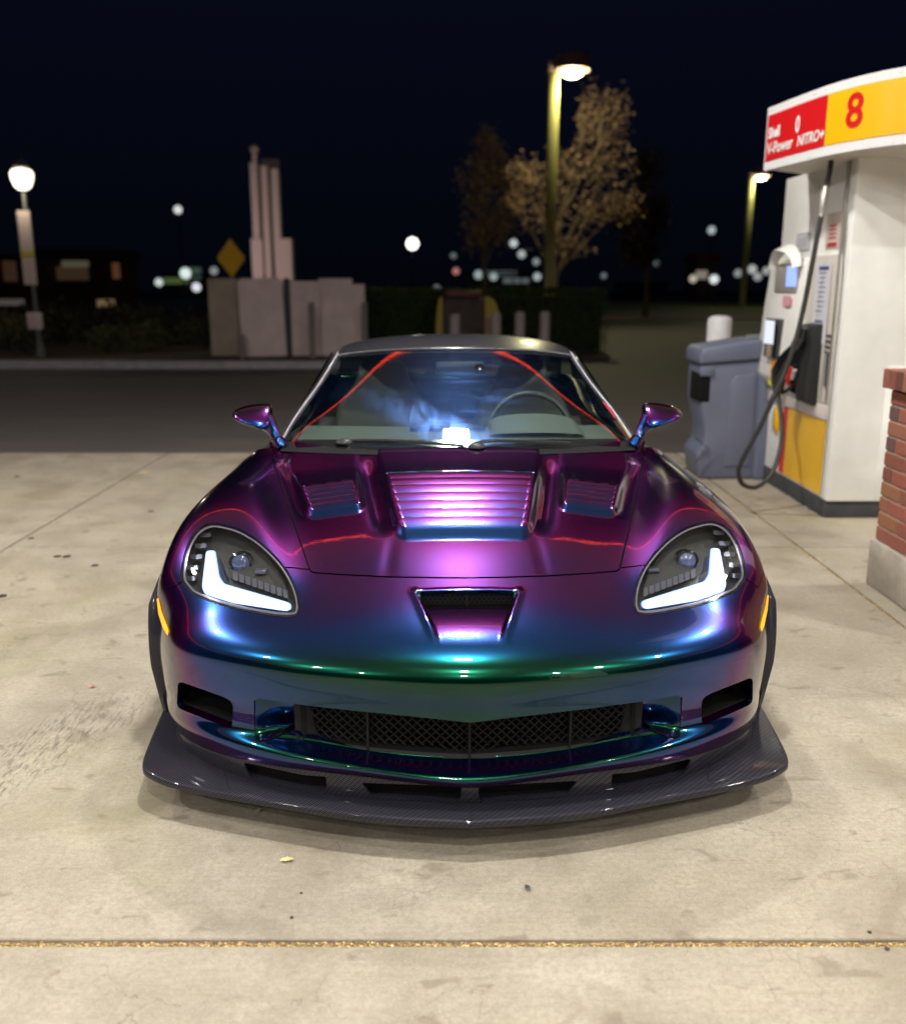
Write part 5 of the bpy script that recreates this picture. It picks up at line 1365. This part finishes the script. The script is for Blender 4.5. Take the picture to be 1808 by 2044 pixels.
building(72, 215, 520, 66, 'dim tan shop building right of the globe lamp post', (.11, .065, .03), (.06, .035, .02), [(150, 524, 52, 16, (.75, .75, .45), .12), (130, 545, 90, 26, (.6, .35, .15), .07), (232, 540, 14, 30, (.9, .35, .15), .12), (212, 605, 34, 14, (.9, .6, .3), .25)])
building(1392, 1432, 520, 120, 'small distant building with a red roof, lit at the front', (.18, .10, .08), (.25, .02, .015), [(1400, 548, 22, 16, (.95, .8, .65), .35)])
building(930, 1075, 548, 125, 'long distant pale lit shop front behind the hedge', (.10, .10, .10), None, [(1000, 545, 60, 8, (.7, .8, .85), .28), (1030, 560, 50, 10, (.6, .7, .7), .2)])
building(330, 405, 552, 130, 'distant lit shop front left of the enclosure', (.05, .06, .04), None, [(352, 560, 50, 12, (.5, .75, .2), .16), (388, 545, 26, 22, (.45, .7, .55), .13)])
building(1240, 1330, 566, 150, 'very dark low building across the road', (.02, .02, .02))
# far lamps seen as blurred points
SPOTS = [(355, 418, 8, (1, 1, 1), .75, 'single white street light high above the left skyline'), (823, 486, 12, (1, .92, .82), 3.2, 'brightest street light above the hedge, left of the trees'), (1025, 485, 8, (.9, 1, 1), .55, 'white street light between the tree trunks, higher of two'), (1041, 507, 8, (.9, 1, 1), .40, 'white street light between the tree trunks, lower of two'),
         (910, 541, 7, (1, .35, .35), .40, 'red traffic light above the kiosk'), (1420, 459, 8, (.85, .95, 1), .45, 'white street light left of the distant lamp pole'), (211, 546, 10, (.8, .82, 1), .75, 'bluish white light above the dark hedge at left, larger of a pair'), (241, 544, 9, (.9, .9, 1), .65, 'bluish white light at left, right one of a pair'),
         (220, 563, 7, (.8, .82, .9), .4, 'dim light under the pair at left'), (317, 563, 8, (.9, 1, .95), .65, 'white light left of the green lit shop front'), (370, 545, 11, (.85, 1, .95), .85, 'large white light over the green lit shop front'), (392, 573, 9, (.88, .9, 1), .85, 'white light close beside the block enclosure'), (427, 540, 8, (.7, .8, .75), .3, 'dim light left of the diamond sign'),
         (1425, 557, 9, (.95, 1, 1), .8, 'white light at the foot of the red roofed building'), (1383, 556, 8, (1, .88, .7), .45, 'warm light left of the red roofed building'), (1473, 545, 8, (.8, .85, .85), .3, 'dim white light right of the red roofed building'), (1501, 537, 9, (.85, .9, .88), .45, 'white light beneath the distant lamp pole'), (1512, 552, 8, (.85, .9, .88), .35, 'dim light at the foot of the distant lamp pole'), (1530, 540, 8, (.85, .9, .88), .35, 'dim light between lamp pole and fuel pump'),
         (1070, 522, 7, (.85, .95, .95), .25, 'faint light left of the lamp pole above the shop front'), (1072, 552, 8, (.85, .95, .95), .4, 'light just left of the lamp pole above the hedge'), (905, 510, 6, (.6, .8, .7), .16, 'faint green light above the red traffic light'), (985, 552, 8, (.8, .95, .95), .35, 'white light above the kiosk right side'), (955, 548, 9, (.8, .95, .95), .35, 'white light above the kiosk centre'),
         (1310, 525, 6, (.7, .85, .85), .15, 'faint light at the right of the dark tree'), (1205, 550, 6, (.7, .85, .9), .16, 'faint light right of the lamp pole'), (1100, 591, 9, (.85, .95, .9), .4, 'low light behind the top of the hedge'), (872, 575, 7, (.6, .7, .7), .25, 'dim light over the kiosk left side')]
for (u, v, r_, c, s, lab) in SPOTS:
    Y = 110.; p = at(u, v, Y); mb = MB(); rr = r_ * 1.0 * Y / FPX
    t = thing('distant_lamp', lab, 'street light', (p.x, Y, 0), 0, 'distant street lights')
    mb.lathe([(.0001, -rr), (rr * .7, -rr * .7), (rr, 0), (rr * .7, rr * .7), (.0001, rr)], 14, Matrix.Translation((0, 0, p.z))); mb.build('lamp', emis('far_%d_%d' % (u, v), c, s), t, smooth=True)
    mb = MB(); mb.tube([(0, .2, 0), (0, .2, max(.3, p.z))], .08, 6); mb.build('pole', simple('far_pole', (.015, .015, .015), .8), t)
